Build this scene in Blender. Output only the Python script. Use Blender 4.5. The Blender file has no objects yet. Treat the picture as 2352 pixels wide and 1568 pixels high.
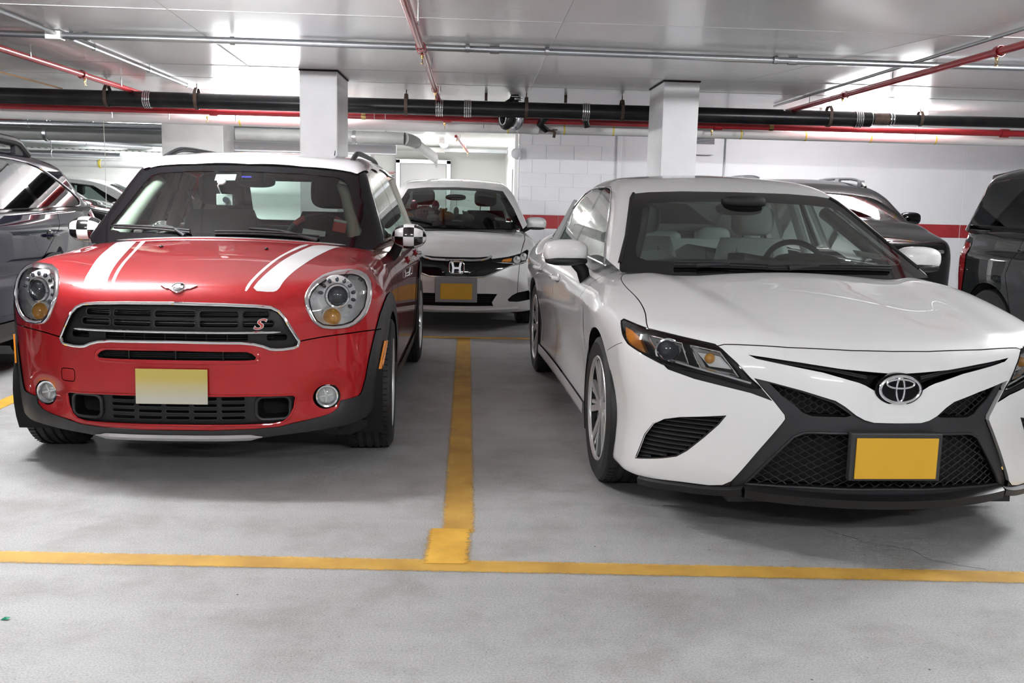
import bpy, bmesh, math, random
import numpy as np
from mathutils import Vector, Matrix
from mathutils.geometry import delaunay_2d_cdt, tessellate_polygon
random.seed(7); np.random.seed(7)
SC = bpy.context.scene
COL = SC.collection

# ---------------------------------------------------------------- camera
FPX, CAM_H, PITCH, ROLL, YAW = 2200.0, 1.26, math.atan(323/2200.0), .024, .0436
cam_d = bpy.data.cameras.new('camera'); cam = bpy.data.objects.new('camera', cam_d); COL.objects.link(cam)
cam_d.sensor_fit = 'HORIZONTAL'; cam_d.sensor_width = 36.0; cam_d.lens = 36.0*FPX/2352.0; cam_d.clip_end = 200
_fw = Vector((math.sin(YAW)*math.cos(PITCH), math.cos(YAW)*math.cos(PITCH), -math.sin(PITCH)))
_rt = Vector((math.cos(YAW), -math.sin(YAW), 0)); _up = _rt.cross(_fw)
_r = _rt*math.cos(ROLL) + _up*math.sin(ROLL); _u = -_rt*math.sin(ROLL) + _up*math.cos(ROLL)
cam.matrix_world = Matrix(((_r.x, _u.x, -_fw.x, 0), (_r.y, _u.y, -_fw.y, 0), (_r.z, _u.z, -_fw.z, CAM_H), (0, 0, 0, 1)))
SC.camera = cam

# ---------------------------------------------------------------- world, colour management (the light itself comes from the fluorescent fixtures built below)
wd = bpy.data.worlds.new('world'); SC.world = wd; wd.use_nodes = True
wd.node_tree.nodes['Background'].inputs[0].default_value = (1, 1, 1, 1)
wd.node_tree.nodes['Background'].inputs[1].default_value = 0.02
CY = SC.cycles; CY.max_bounces = 6; CY.diffuse_bounces = 4; CY.glossy_bounces = 3; CY.transmission_bounces = 4; CY.transparent_max_bounces = 12; CY.sample_clamp_indirect = 6.0
CY.caustics_reflective = False; CY.caustics_refractive = False; CY.adaptive_threshold = .10; CY.adaptive_min_samples = 16
SC.view_settings.view_transform = 'Standard'; SC.view_settings.look = 'None'
SC.view_settings.exposure = 0.56; SC.view_settings.gamma = 1.0; SC.view_settings.use_curve_mapping = False
TUBE_POWER = 14.0       # glow of every fluorescent diffuser
TUBE_W = 120.0          # watts of a fluorescent fixture
BACK_W, AISLE_W, MAIN_W, LOBBY_W = 1.40, .40, 1.36, .9   # relative output of each fixture row, set to balance the brightness
# ---------------------------------------------------------------- surface toolkit (numpy)
def pc(xs, ys):
    """smooth (pchip) curve through points, clamped outside"""
    xs = np.array(xs, float); ys = np.array(ys, float)
    if xs[0] > xs[-1]: xs, ys = xs[::-1], ys[::-1]
    h = np.diff(xs); d = np.diff(ys) / h
    m = np.zeros(len(xs)); m[0], m[-1] = d[0], d[-1]
    for i in range(1, len(xs) - 1):
        if d[i-1] * d[i] > 0:
            w1 = 2*h[i] + h[i-1]; w2 = h[i] + 2*h[i-1]
            m[i] = (w1 + w2) / (w1/d[i-1] + w2/d[i])
    def f(x):
        x = np.clip(np.asarray(x, float), xs[0], xs[-1])
        i = np.clip(np.searchsorted(xs, x) - 1, 0, len(h) - 1)
        t = (x - xs[i]) / h[i]; t2 = t*t; t3 = t2*t
        return (2*t3-3*t2+1)*ys[i] + (t3-2*t2+t)*h[i]*m[i] + (-2*t3+3*t2)*ys[i+1] + (t3-t2)*h[i]*m[i+1]
    return f

def smax(a, b, k):
    h = np.maximum(k - np.abs(a - b), 0.0) / k
    return np.maximum(a, b) + h*h*k*0.25
def smin(a, b, k): return -smax(-a, -b, k)
def sstep(e0, e1, x):
    t = np.clip((x - e0) / (e1 - e0), 0, 1); return t*t*(3 - 2*t)
def bump(x, c, w): return np.exp(-((x - c) / w)**2)

def march(field, O, D, t0, t1, n=40, it=22):
    """first crossing outside->inside walking from t1 (outside) down to t0; returns points"""
    ts = np.linspace(t1, t0, n)
    lo = np.full(len(O), float(t1)); hi = np.full(len(O), float(t0)); found = np.zeros(len(O), bool)
    for a, b in zip(ts[:-1], ts[1:]):
        idx = np.nonzero(~found)[0]
        if len(idx) == 0: break
        P = O[idx] + D[idx] * b
        ins = field(P) < 0
        j = idx[ins]; lo[j] = a; hi[j] = b; found[j] = True
    for _ in range(it):
        mid = (lo + hi) / 2
        ins = field(O + D * mid[:, None]) < 0
        hi = np.where(ins, mid, hi); lo = np.where(ins, lo, mid)
    return O + D * ((lo + hi) / 2)[:, None], found

def grad(field, P, e=2e-3):
    g = np.stack([field(P + np.eye(3)[i]*e) - field(P - np.eye(3)[i]*e) for i in range(3)], 1)
    return g / np.maximum(np.linalg.norm(g, axis=1), 1e-9)[:, None]

class Par:
    """parallel chart: looks along -d from outside; 2D axes a, b"""
    def __init__(s, d, a, b, R=3.0, c=(0, 0, 0)):
        s.d, s.a, s.b, s.c = (np.array(v, float) for v in (d, a, b, c)); s.R = R
    def fwd(s, P): Q = np.asarray(P, float) - s.c; return np.stack([Q @ s.a, Q @ s.b], 1)
    def inv(s, uv, field):
        O = s.c + uv[:, :1]*s.a + uv[:, 1:]*s.b; D = np.tile(s.d, (len(uv), 1))
        return march(field, O, D, 0.0, s.R, 60)[0]
class Sph:
    """azimuthal equidistant chart round origin O about an axis"""
    def __init__(s, O, axis, up=(0, 0, 1), R=2.2, sc=1.0):
        s.O = np.array(O, float); s.n = np.array(axis, float); s.n /= np.linalg.norm(s.n)
        s.a = np.cross(up, s.n); s.a /= np.linalg.norm(s.a); s.b = np.cross(s.n, s.a); s.R = R; s.sc = sc
    def fwd(s, P):
        Q = np.asarray(P, float) - s.O; Q = Q / np.linalg.norm(Q, axis=1)[:, None]
        c = np.clip(Q @ s.n, -1, 1); al = np.arccos(c); qa, qb = Q @ s.a, Q @ s.b
        r = np.maximum(np.hypot(qa, qb), 1e-12)
        return np.stack([al*qa/r, al*qb/r], 1) * s.sc
    def inv(s, uv, field):
        uv = uv / s.sc; al = np.maximum(np.hypot(uv[:, 0], uv[:, 1]), 1e-12)
        sn = np.sin(al)/al
        D = np.cos(al)[:, None]*s.n + (sn*uv[:, 0])[:, None]*s.a + (sn*uv[:, 1])[:, None]*s.b
        return march(field, np.tile(s.O, (len(uv), 1)), D, 0.05, s.R, 60)[0]

FRONT = Par((1, 0, 0), (0, 1, 0), (0, 0, 1), 3.7, (-2.3, 0, 0))     # (y,z)
TOP = Par((0, 0, 1), (1, 0, 0), (0, 1, 0), 2.2, (0, 0, .3))        # (x,y)
LEFT = Par((0, 1, 0), (1, 0, 0), (0, 0, 1), 1.3)                   # (x,z)
RIGHT = Par((0, -1, 0), (1, 0, 0), (0, 0, 1), 1.3)

def inpoly(pts, poly):
    poly = np.asarray(poly, float); full = np.zeros(len(pts), bool); mn, mx = poly.min(0), poly.max(0)
    idx = np.nonzero((pts >= mn).all(1) & (pts <= mx).all(1))[0]
    x, y = pts[idx, 0], pts[idx, 1]; ins = np.zeros(len(idx), bool); n = len(poly)
    for i in range(n):
        x1, y1 = poly[i]; x2, y2 = poly[(i+1) % n]
        if y1 == y2: continue
        c = ((y1 > y) != (y2 > y)) & (x < (x2-x1)*(y-y1)/(y2-y1) + x1)
        ins ^= c
    full[idx] = ins
    return full
def resamp(poly, step, closed=True, smooth=0):
    """polyline -> evenly spaced points (keeps the corners); smooth = Chaikin rounds first"""
    P = np.asarray(poly, float)
    for _ in range(smooth):
        Q = np.roll(P, -1, 0) if closed else P[1:]
        B = P if closed else P[:-1]
        N = np.empty((2*len(B), P.shape[1])); N[0::2] = .75*B + .25*Q; N[1::2] = .25*B + .75*Q
        P = N if closed else np.vstack([P[:1], N, P[-1:]])
    out = []
    m = len(P) if closed else len(P) - 1
    for i in range(m):
        a, b = P[i], P[(i+1) % len(P)]; L = np.linalg.norm(b - a); k = max(1, int(round(L/step)))
        for j in range(k): out.append(a + (b - a)*j/k)
    if not closed: out.append(P[-1])
    return np.array(out)
def mir(P): Q = np.array(P, float); Q[:, -2 if Q.shape[1] == 3 else 0] *= -1; return Q
def ribbon(poly, w, closed=False):
    """thin closed polygon round an open 2D polyline"""
    P = np.asarray(poly, float); T = np.gradient(P, axis=0); T /= np.maximum(np.linalg.norm(T, axis=1), 1e-9)[:, None]
    N = np.stack([-T[:, 1], T[:, 0]], 1)*w/2
    return np.vstack([P + N, (P - N)[::-1]])
# ---------------------------------------------------------------- materials
MATS = {}
def pmat(name, col, rough=.5, metal=0., coat=0., spec=.5, trans=0., emit=None, es=0., coat_r=.03, alpha=1., ior=1.5):
    m = bpy.data.materials.new(name); m.use_nodes = True
    b = m.node_tree.nodes['Principled BSDF']; i = b.inputs
    i['Base Color'].default_value = (*col, 1); i['Roughness'].default_value = rough; i['Metallic'].default_value = metal
    i['Coat Weight'].default_value = coat; i['Coat Roughness'].default_value = coat_r; i['Specular IOR Level'].default_value = spec
    i['Transmission Weight'].default_value = trans; i['Alpha'].default_value = alpha; i['IOR'].default_value = ior
    if emit: i['Emission Color'].default_value = (*emit, 1); i['Emission Strength'].default_value = es
    MATS[name] = m
    return m
def N(m, t, **kw):
    n = m.node_tree.nodes.new(t)
    for k, v in kw.items():
        if k in n.inputs: n.inputs[k].default_value = v
        else: setattr(n, k, v)
    return n
def L(m, a, ao, b, bi): m.node_tree.links.new(a.outputs[ao], b.inputs[bi])
def bs(m): return m.node_tree.nodes['Principled BSDF']
def glassmat(name, tint, refl=1.0, rough=0.0):
    """thin pane: clear see-through with a Fresnel mirror on top"""
    m = bpy.data.materials.new(name); m.use_nodes = True; nt = m.node_tree; nt.nodes.clear()
    o = nt.nodes.new('ShaderNodeOutputMaterial'); mx = nt.nodes.new('ShaderNodeMixShader'); t = nt.nodes.new('ShaderNodeBsdfTransparent')
    g = nt.nodes.new('ShaderNodeBsdfGlossy'); fr = nt.nodes.new('ShaderNodeFresnel'); mu = nt.nodes.new('ShaderNodeMath')
    t.inputs[0].default_value = (*tint, 1); g.inputs['Roughness'].default_value = rough; g.inputs['Color'].default_value = (1, 1, 1, 1)
    fr.inputs[0].default_value = 1.5; mu.operation = 'MULTIPLY'; mu.inputs[1].default_value = refl; mu.use_clamp = True
    nt.links.new(fr.outputs[0], mu.inputs[0]); nt.links.new(mu.outputs[0], mx.inputs[0]); nt.links.new(t.outputs[0], mx.inputs[1])
    nt.links.new(g.outputs[0], mx.inputs[2]); nt.links.new(mx.outputs[0], o.inputs[0]); MATS[name] = m
    return m
def noise_col(m, c1, c2, scale, detail=4., lo=.4, hi=.6, rough=None, coord='Object', bump_s=0., bscale=None, bdist=.002):
    """two-tone noise colour (and fine bump) on a principled material"""
    tc = N(m, 'ShaderNodeTexCoord'); nz = N(m, 'ShaderNodeTexNoise'); nz.inputs['Scale'].default_value = scale; nz.inputs['Detail'].default_value = detail
    L(m, tc, coord, nz, 'Vector'); r = N(m, 'ShaderNodeValToRGB')
    r.color_ramp.elements[0].position = lo; r.color_ramp.elements[0].color = (*c1, 1)
    r.color_ramp.elements[1].position = hi; r.color_ramp.elements[1].color = (*c2, 1)
    L(m, nz, 'Fac', r, 'Fac'); L(m, r, 'Color', bs(m), 'Base Color')
    if bump_s:
        n2 = N(m, 'ShaderNodeTexNoise'); n2.inputs['Scale'].default_value = bscale or scale*8; n2.inputs['Detail'].default_value = 3
        L(m, tc, coord, n2, 'Vector'); bp = N(m, 'ShaderNodeBump'); bp.inputs['Strength'].default_value = bump_s; bp.inputs['Distance'].default_value = bdist
        L(m, n2, 'Fac', bp, 'Height'); L(m, bp, 'Normal', bs(m), 'Normal')
    return m

# ---------------------------------------------------------------- objects
def thing(name, label, cat, loc=(0, 0, 0), rz=0., group=None):
    o = bpy.data.objects.new(name, None); COL.objects.link(o); o.location = loc; o.rotation_euler = (0, 0, rz)
    o.empty_display_size = .1
    o['label'] = label; o['category'] = cat
    if group: o['group'] = group
    return o
def tag(o, label, cat, group=None):
    o['label'] = label; o['category'] = cat
    if group: o['group'] = group
    return o
def struct(o, label=None):
    o['kind'] = 'structure'
    if label: o['label'] = label
    return o
def mesh(name, V, F, mat, parent=None, smooth=False, normals=None, label=None):
    me = bpy.data.meshes.new(name)
    me.from_pydata([tuple(map(float, v)) for v in V], [], [tuple(int(i) for i in f) for f in F])
    ob = bpy.data.objects.new(name, me); COL.objects.link(ob)
    if mat is not None: me.materials.append(MATS[mat] if isinstance(mat, str) else mat)
    if smooth: me.polygons.foreach_set('use_smooth', [True]*len(me.polygons))
    if normals is not None: me.normals_split_custom_set_from_vertices([tuple(map(float, n)) for n in normals])
    me.update()
    if parent is not None: ob.parent = parent
    if label: ob['label'] = label
    return ob
class MB:
    """mesh collector"""
    def __init__(s): s.V = []; s.F = []; s.n = 0
    def add(s, V, F):
        V = np.asarray(V, float).reshape(-1, 3); s.V.append(V); s.F += [tuple(int(i) + s.n for i in f) for f in F]; s.n += len(V); return s
    def box(s, c, d, rot=None, bev=0.):
        x, y, z = [v/2 for v in d]
        if bev <= 0:
            V = np.array([(i*x, j*y, k*z) for i in (-1, 1) for j in (-1, 1) for k in (-1, 1)])
            F = [(0, 1, 3, 2), (4, 6, 7, 5), (0, 4, 5, 1), (2, 3, 7, 6), (0, 2, 6, 4), (1, 5, 7, 3)]
        else:
            bm = bmesh.new(); bmesh.ops.create_cube(bm, size=1.0)
            for v in bm.verts: v.co = Vector((v.co.x*2*x, v.co.y*2*y, v.co.z*2*z))
            bmesh.ops.bevel(bm, geom=bm.edges[:], offset=bev, segments=2, affect='EDGES', profile=.6)
            bm.verts.index_update(); V = np.array([v.co[:] for v in bm.verts]); F = [[v.index for v in f.verts] for f in bm.faces]; bm.free()
        if rot is not None: V = V @ np.array(rot).T
        return s.add(V + np.array(c, float), F)
    def tube(s, pts, r, seg=12, caps=True, closed=False):
        P = np.asarray(pts, float); n = len(P); r = np.broadcast_to(np.asarray(r, float), (n,))
        T = (np.roll(P, -1, 0) - np.roll(P, 1, 0)) if closed else np.gradient(P, axis=0)
        T /= np.maximum(np.linalg.norm(T, axis=1), 1e-9)[:, None]
        ref = np.array([0, 0, 1.]) if abs(T[0][2]) < .9 else np.array([1., 0, 0])
        V = []; a = np.cross(ref, T[0]); a /= np.linalg.norm(a)
        ang = np.linspace(0, 2*math.pi, seg, endpoint=False)
        for i in range(n):
            a = a - T[i]*(a @ T[i]); a /= np.linalg.norm(a); b = np.cross(T[i], a)
            V.append(P[i] + r[i]*(np.cos(ang)[:, None]*a + np.sin(ang)[:, None]*b))
        F = []
        for i in range(n if closed else n-1):
            j = (i+1) % n
            for k in range(seg):
                l = (k+1) % seg; F.append((i*seg+k, i*seg+l, j*seg+l, j*seg+k))
        if caps and not closed: F += [tuple(range(seg-1, -1, -1)), tuple((n-1)*seg + k for k in range(seg))]
        return s.add(np.vstack(V), F)
    def lathe(s, prof, axis, c, seg=32, up=None, closed=False):
        """prof: list of (radius, along-axis)"""
        ax = np.array(axis, float); ax /= np.linalg.norm(ax)
        ref = np.array(up if up is not None else ((0, 0, 1.) if abs(ax[2]) < .9 else (1., 0, 0)), float)
        a = np.cross(ref, ax); a /= np.linalg.norm(a); b = np.cross(ax, a); ang = np.linspace(0, 2*math.pi, seg, endpoint=False)
        V = [np.array(c, float) + ax*h + r*(np.cos(ang)[:, None]*a + np.sin(ang)[:, None]*b) for r, h in prof]
        F = []; n = len(prof)
        for i in range(n if closed else n-1):
            j = (i+1) % n
            for k in range(seg):
                l = (k+1) % seg; F.append((i*seg+k, i*seg+l, j*seg+l, j*seg+k))
        return s.add(np.vstack(V), F)
    def strip(s, A, B, closed=True):
        n = len(A); F = []
        for i in range(n if closed else n-1): j = (i+1) % n; F.append((i, j, n+j, n+i))
        return s.add(np.vstack([A, B]), F)
    def prism(s, poly, d):
        """planar 3D polygon extruded by vector d (both caps)"""
        P = np.asarray(poly, float); d = np.asarray(d, float); n = len(P)
        T = tessellate_polygon([[Vector(p) for p in P]])
        F = [tuple(t) for t in T] + [tuple(n + i for i in t[::-1]) for t in T]
        F += [(i, (i+1) % n, n + (i+1) % n, n + i) for i in range(n)]
        return s.add(np.vstack([P, P + d]), F)
    def ellipsoid(s, c, r, rot=None, seg=20, rings=12, e=1.0):
        th = np.linspace(0, math.pi, rings+1); ph = np.linspace(0, 2*math.pi, seg, endpoint=False)
        f = lambda v: np.sign(v)*np.abs(v)**e
        V = np.array([(r[0]*f(math.sin(t))*f(math.cos(p)), r[1]*f(math.sin(t))*f(math.sin(p)), r[2]*f(math.cos(t))) for t in th for p in ph])
        if rot is not None: V = V @ np.array(rot).T
        F = [(i*seg+k, i*seg+(k+1) % seg, (i+1)*seg+(k+1) % seg, (i+1)*seg+k) for i in range(rings) for k in range(seg)]
        return s.add(V + np.array(c, float), F)
    def build(s, name, mat, parent=None, smooth=True, sharp=35., label=None):
        V = np.vstack(s.V); me = bpy.data.meshes.new(name); me.from_pydata(V.tolist(), [], s.F)
        bm = bmesh.new(); bm.from_mesh(me); bmesh.ops.remove_doubles(bm, verts=bm.verts, dist=1e-6); bmesh.ops.recalc_face_normals(bm, faces=bm.faces); bm.to_mesh(me); bm.free()
        if smooth:
            me.polygons.foreach_set('use_smooth', [True]*len(me.polygons))
            if sharp: me.set_sharp_from_angle(angle=math.radians(sharp))
        me.materials.append(MATS[mat] if isinstance(mat, str) else mat); me.update()
        ob = bpy.data.objects.new(name, me); COL.objects.link(ob)
        if parent is not None: ob.parent = parent
        if label: ob['label'] = label
        return ob
def copy_tree(o, parent=None):
    c = o.copy(); COL.objects.link(c); c.parent = parent
    for ch in list(o.children): copy_tree(ch, c)
    return c
def rotz(a): c, s_ = math.cos(a), math.sin(a); return np.array([[c, -s_, 0], [s_, c, 0], [0, 0, 1]])
def rotx(a): c, s_ = math.cos(a), math.sin(a); return np.array([[1, 0, 0], [0, c, -s_], [0, s_, c]])
def roty(a): c, s_ = math.cos(a), math.sin(a); return np.array([[c, 0, s_], [0, 1, 0], [-s_, 0, c]])

def text_mesh(name, txt, size, mat, parent, loc, rx, ry, rzz, ext=.002, bold=0., align='CENTER', sx=1.0, shear=0.):
    cu = bpy.data.curves.new(name, 'FONT'); cu.body = txt; cu.size = size; cu.align_x = align; cu.align_y = 'CENTER'; cu.extrude = ext; cu.offset = bold; cu.shear = shear; cu.resolution_u = 4
    tmp = bpy.data.objects.new(name + '_c', cu); COL.objects.link(tmp)
    dg = bpy.context.evaluated_depsgraph_get(); me = bpy.data.meshes.new_from_object(tmp.evaluated_get(dg)); bpy.data.objects.remove(tmp)
    me.materials.clear(); me.materials.append(MATS[mat]); me.name = name
    for v in me.vertices: v.co.x *= sx
    ob = bpy.data.objects.new(name, me); COL.objects.link(ob); ob.parent = parent; ob.location = loc; ob.rotation_euler = (rx, ry, rzz)
    return ob

# ---------------------------------------------------------------- chart mesher: cuts one body surface into panels along drawn outlines
def chart_mesh(chart, field, outer, feats, spacing, parent, default, edge_step=None):
    """outer: 3D closed outline (or 2D in the chart); feats: list of dicts name, poly (3D pts), mat, push (inward metres), skip.
    Earlier feats win. Returns {name: object}"""
    es = edge_step or spacing*.6
    o2 = chart.fwd(outer) if outer.shape[1] == 3 else outer
    o2 = resamp(o2, es)
    polys = [o2] + [resamp(chart.fwd(f['poly']) if np.shape(f['poly'])[1] == 3 else np.asarray(f['poly']), f.get('step', es)) for f in feats]
    mn, mx = o2.min(0), o2.max(0)
    gx = np.arange(mn[0], mx[0], spacing); gy = np.arange(mn[1], mx[1], spacing*.866)
    G = np.array([(x + (spacing/2 if j % 2 else 0), y) for j, y in enumerate(gy) for x in gx])
    G = G[inpoly(G, o2)]
    allp = np.vstack(polys); key = set(map(tuple, np.floor(allp/(spacing*.45)).astype(int)))
    K = np.floor(G/(spacing*.45)).astype(int)
    keep = np.array([not ((a, b) in key) for a, b in K]); G = G[keep]
    vs = []; es_ = []
    for p in polys:
        b = len(vs); n = len(p); vs += [Vector(q) for q in p.tolist()]; es_ += [(b+i, b+(i+1) % n) for i in range(n)]
    vs += [Vector(q) for q in G.tolist()]
    V2, E2, F2, _, _, _ = delaunay_2d_cdt(vs, es_, [], 0, 1e-7)
    V2 = np.array([v[:] for v in V2]); F2 = np.array(F2)
    cen = V2[F2].mean(1)
    cls = np.full(len(F2), -1); ins = inpoly(cen, o2); cls[ins] = len(feats)
    for i in range(len(feats)-1, -1, -1): cls[inpoly(cen, polys[i+1]) & ins] = i
    P3 = chart.inv(V2, field); Nn = grad(field, P3)
    fn = np.cross(P3[F2[:, 1]] - P3[F2[:, 0]], P3[F2[:, 2]] - P3[F2[:, 0]]); flip = (fn * Nn[F2].sum(1)).sum(1) < 0
    F2[flip] = F2[flip][:, ::-1]
    out = {}
    for i in range(len(feats) + 1):
        f = feats[i] if i < len(feats) else default
        if f.get('skip') or not (cls == i).any(): continue
        T = F2[cls == i]; used = np.unique(T); re = np.full(len(V2), -1); re[used] = np.arange(len(used))
        P = P3[used]; nn = Nn[used]
        if f.get('push'): P = P - nn*f['push']
        TT = re[T]; lab = np.arange(len(P))                      # one object per connected piece
        for _ in range(200):
            mn_ = lab[TT].min(1); new = lab.copy(); np.minimum.at(new, TT.ravel(), np.repeat(mn_, 3)); new = new[new]
            if (new == lab).all(): break
            lab = new
        fl_ = lab[TT[:, 0]]; ids_, cnt_ = np.unique(fl_, return_counts=True)
        for d_, c_ in zip(ids_, cnt_):
            if c_ < 5 and len(ids_) > 1: continue
            T3 = TT[fl_ == d_]; u3 = np.unique(T3); r3 = np.full(len(P), -1); r3[u3] = np.arange(len(u3))
            out.setdefault(f['name'], mesh(f['name'], P[u3], r3[T3], f['mat'], f.get('parent') or parent, True, nn[u3], f.get('label')))
    return out
def lift(chart, field, poly, step=None, smooth=0, closed=True):
    p = np.asarray(poly, float)
    if step: p = resamp(p, step, closed, smooth)
    return chart.inv(p, field)
def flange(name, P3, vec, mat, parent, flare=None, closed=True):
    """wall running from an outline inwards by vec"""
    A = np.asarray(P3, float); B = A + np.asarray(vec, float)
    if flare: c = A.mean(0); B = c + np.asarray(vec, float) + (A - c)*flare
    return MB().strip(A, B, closed).build(name, mat, parent, smooth=True, sharp=40)
def shell_patch(name, chart, field, poly3, spacing, mat, parent, push=0., shift=(0, 0, 0), solid=0., label=None):
    """piece of the surface inside an outline, moved inwards (push) or by a vector; solid adds a turned-in edge"""
    c2 = resamp(chart.fwd(poly3), spacing*.7); mn, mx = c2.min(0), c2.max(0)
    G = np.array([(x, y) for x in np.arange(mn[0], mx[0], spacing) for y in np.arange(mn[1], mx[1], spacing)])
    if len(G):
        G = G[inpoly(G, c2)]
        key = set(map(tuple, np.floor(c2/(spacing*.4)).astype(int))); K = np.floor(G/(spacing*.4)).astype(int)
        G = G[[not ((a, b) in key) for a, b in K]] if len(G) else G
    n = len(c2); vs = [Vector(q) for q in c2.tolist()] + [Vector(q) for q in np.asarray(G).reshape(-1, 2).tolist()]
    V2, _, F2, _, _, _ = delaunay_2d_cdt(vs, [(i, (i+1) % n) for i in range(n)], [], 0, 1e-7)
    V2 = np.array([v[:] for v in V2]); F2 = np.array(F2); F2 = F2[inpoly(V2[F2].mean(1), c2)]
    P = chart.inv(V2, field); nn = grad(field, P)
    fn = np.cross(P[F2[:, 1]] - P[F2[:, 0]], P[F2[:, 2]] - P[F2[:, 0]]); fl = (fn*nn[F2].sum(1)).sum(1) < 0; F2[fl] = F2[fl][:, ::-1]
    P = P - nn*push + np.array(shift, float)
    if solid:
        e = {}
        for t in F2:
            for a, b in ((t[0], t[1]), (t[1], t[2]), (t[2], t[0])): e[(a, b)] = 1
        be = [(a, b) for a, b in e if (b, a) not in e]
        ids = sorted({i for ab in be for i in ab}); m = {i: len(P)+k for k, i in enumerate(ids)}; m2 = {i: len(P)+len(ids)+k for k, i in enumerate(ids)}
        F = [tuple(t) for t in F2] + [(b, a, m2[a], m2[b]) for a, b in be]
        tang = {}
        for a, b in be:
            t = P[b]-P[a]; o = np.cross(t, nn[a]); o /= max(np.linalg.norm(o), 1e-9); tang[a] = o
        Q = np.vstack([P, P[ids], P[ids] - nn[ids]*solid]); NN = np.vstack([nn, nn[ids], np.array([tang.get(i, nn[i]) for i in ids])])
        F = [tuple(t) for t in F2] + [(m[a], m2[a], m2[b], m[b]) for a, b in be]
        NN = np.vstack([nn, NN[len(nn)+len(ids):], NN[len(nn)+len(ids):]])
        return mesh(name, Q, F, mat, parent, True, NN, label)
    return mesh(name, P, F2, mat, parent, True, nn, label)

def sym(h):
    """mirror a half outline (y>=0, front view y,z or 3D x,y,z) into a closed one"""
    h = np.array(h, float); k = 1 if h.shape[1] == 3 else 0; m_ = h[::-1].copy(); m_[:, k] *= -1
    return np.vstack([h, m_[(np.abs(m_[:, k]) > 1e-6)]])
def put(ob, p, n, e1=(0, 1, 0), off=0.):
    """stand a flat piece (local x right, y up, z out) on a surface point"""
    n = np.array(n, float); n /= np.linalg.norm(n); e1 = np.array(e1, float); e1 = e1 - n*(e1 @ n); e1 /= np.linalg.norm(e1); e2 = np.cross(n, e1); p = np.array(p, float) + n*off
    ob.matrix_local = Matrix(((e1[0], e2[0], n[0], p[0]), (e1[1], e2[1], n[1], p[1]), (e1[2], e2[2], n[2], p[2]), (0, 0, 0, 1)))
    return ob
def section(field, x, c, angs, R=1.6):
    O = np.tile(np.array([x, 0, c], float), (len(angs), 1)); D = np.stack([0*angs, np.cos(angs), np.sin(angs)], 1)
    return march(field, O, D, 0.02, R, 60)[0]
def node(name, parent, loc=(0, 0, 0)):
    o = bpy.data.objects.new(name, None); COL.objects.link(o); o.parent = parent; o.location = loc; o.empty_display_size = .05; return o
def polar(poly, c, n):
    """radius of a closed 2D outline at n even angles round c -> points"""
    P = resamp(poly, .004) - np.array(c); a = np.arctan2(P[:, 1], P[:, 0]); r = np.hypot(P[:, 0], P[:, 1]); i = np.argsort(a); a, r = a[i], r[i]
    t = np.linspace(-math.pi, math.pi, n, endpoint=False); rr = np.interp(t, np.r_[a[-1]-2*math.pi, a, a[0]+2*math.pi], np.r_[r[-1], r, r[0]])
    return np.array(c) + np.stack([rr*np.cos(t), rr*np.sin(t)], 1)
def rrect(y0, y1, z0, z1, r, n=4):
    r = min(r, (y1-y0)/2*.99, (z1-z0)/2*.99); P = []
    for (cy_, cz_, a0) in ((y1-r, z1-r, 0), (y0+r, z1-r, 90), (y0+r, z0+r, 180), (y1-r, z0+r, 270)):
        for k in range(n+1): a = math.radians(a0 + 90*k/n); P.append((cy_ + r*math.cos(a), cz_ + r*math.sin(a)))
    return np.array(P)
def trim_tube(name, P3, r, mat, parent, closed=True, off=None, seg=8, label=None):
    P = np.asarray(P3, float) + (0 if off is None else np.array(off)); return MB().tube(P, r, seg, closed=closed).build(name, mat, parent, label=label)
def curve3(pts, n=24):
    """smooth open curve through 3D points"""
    P = np.array(pts, float); d = np.r_[0, np.cumsum(np.linalg.norm(np.diff(P, axis=0), axis=1))]; t = np.linspace(0, d[-1], n)
    return np.stack([pc(d, P[:, k])(t) for k in range(P.shape[1])], 1)
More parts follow.
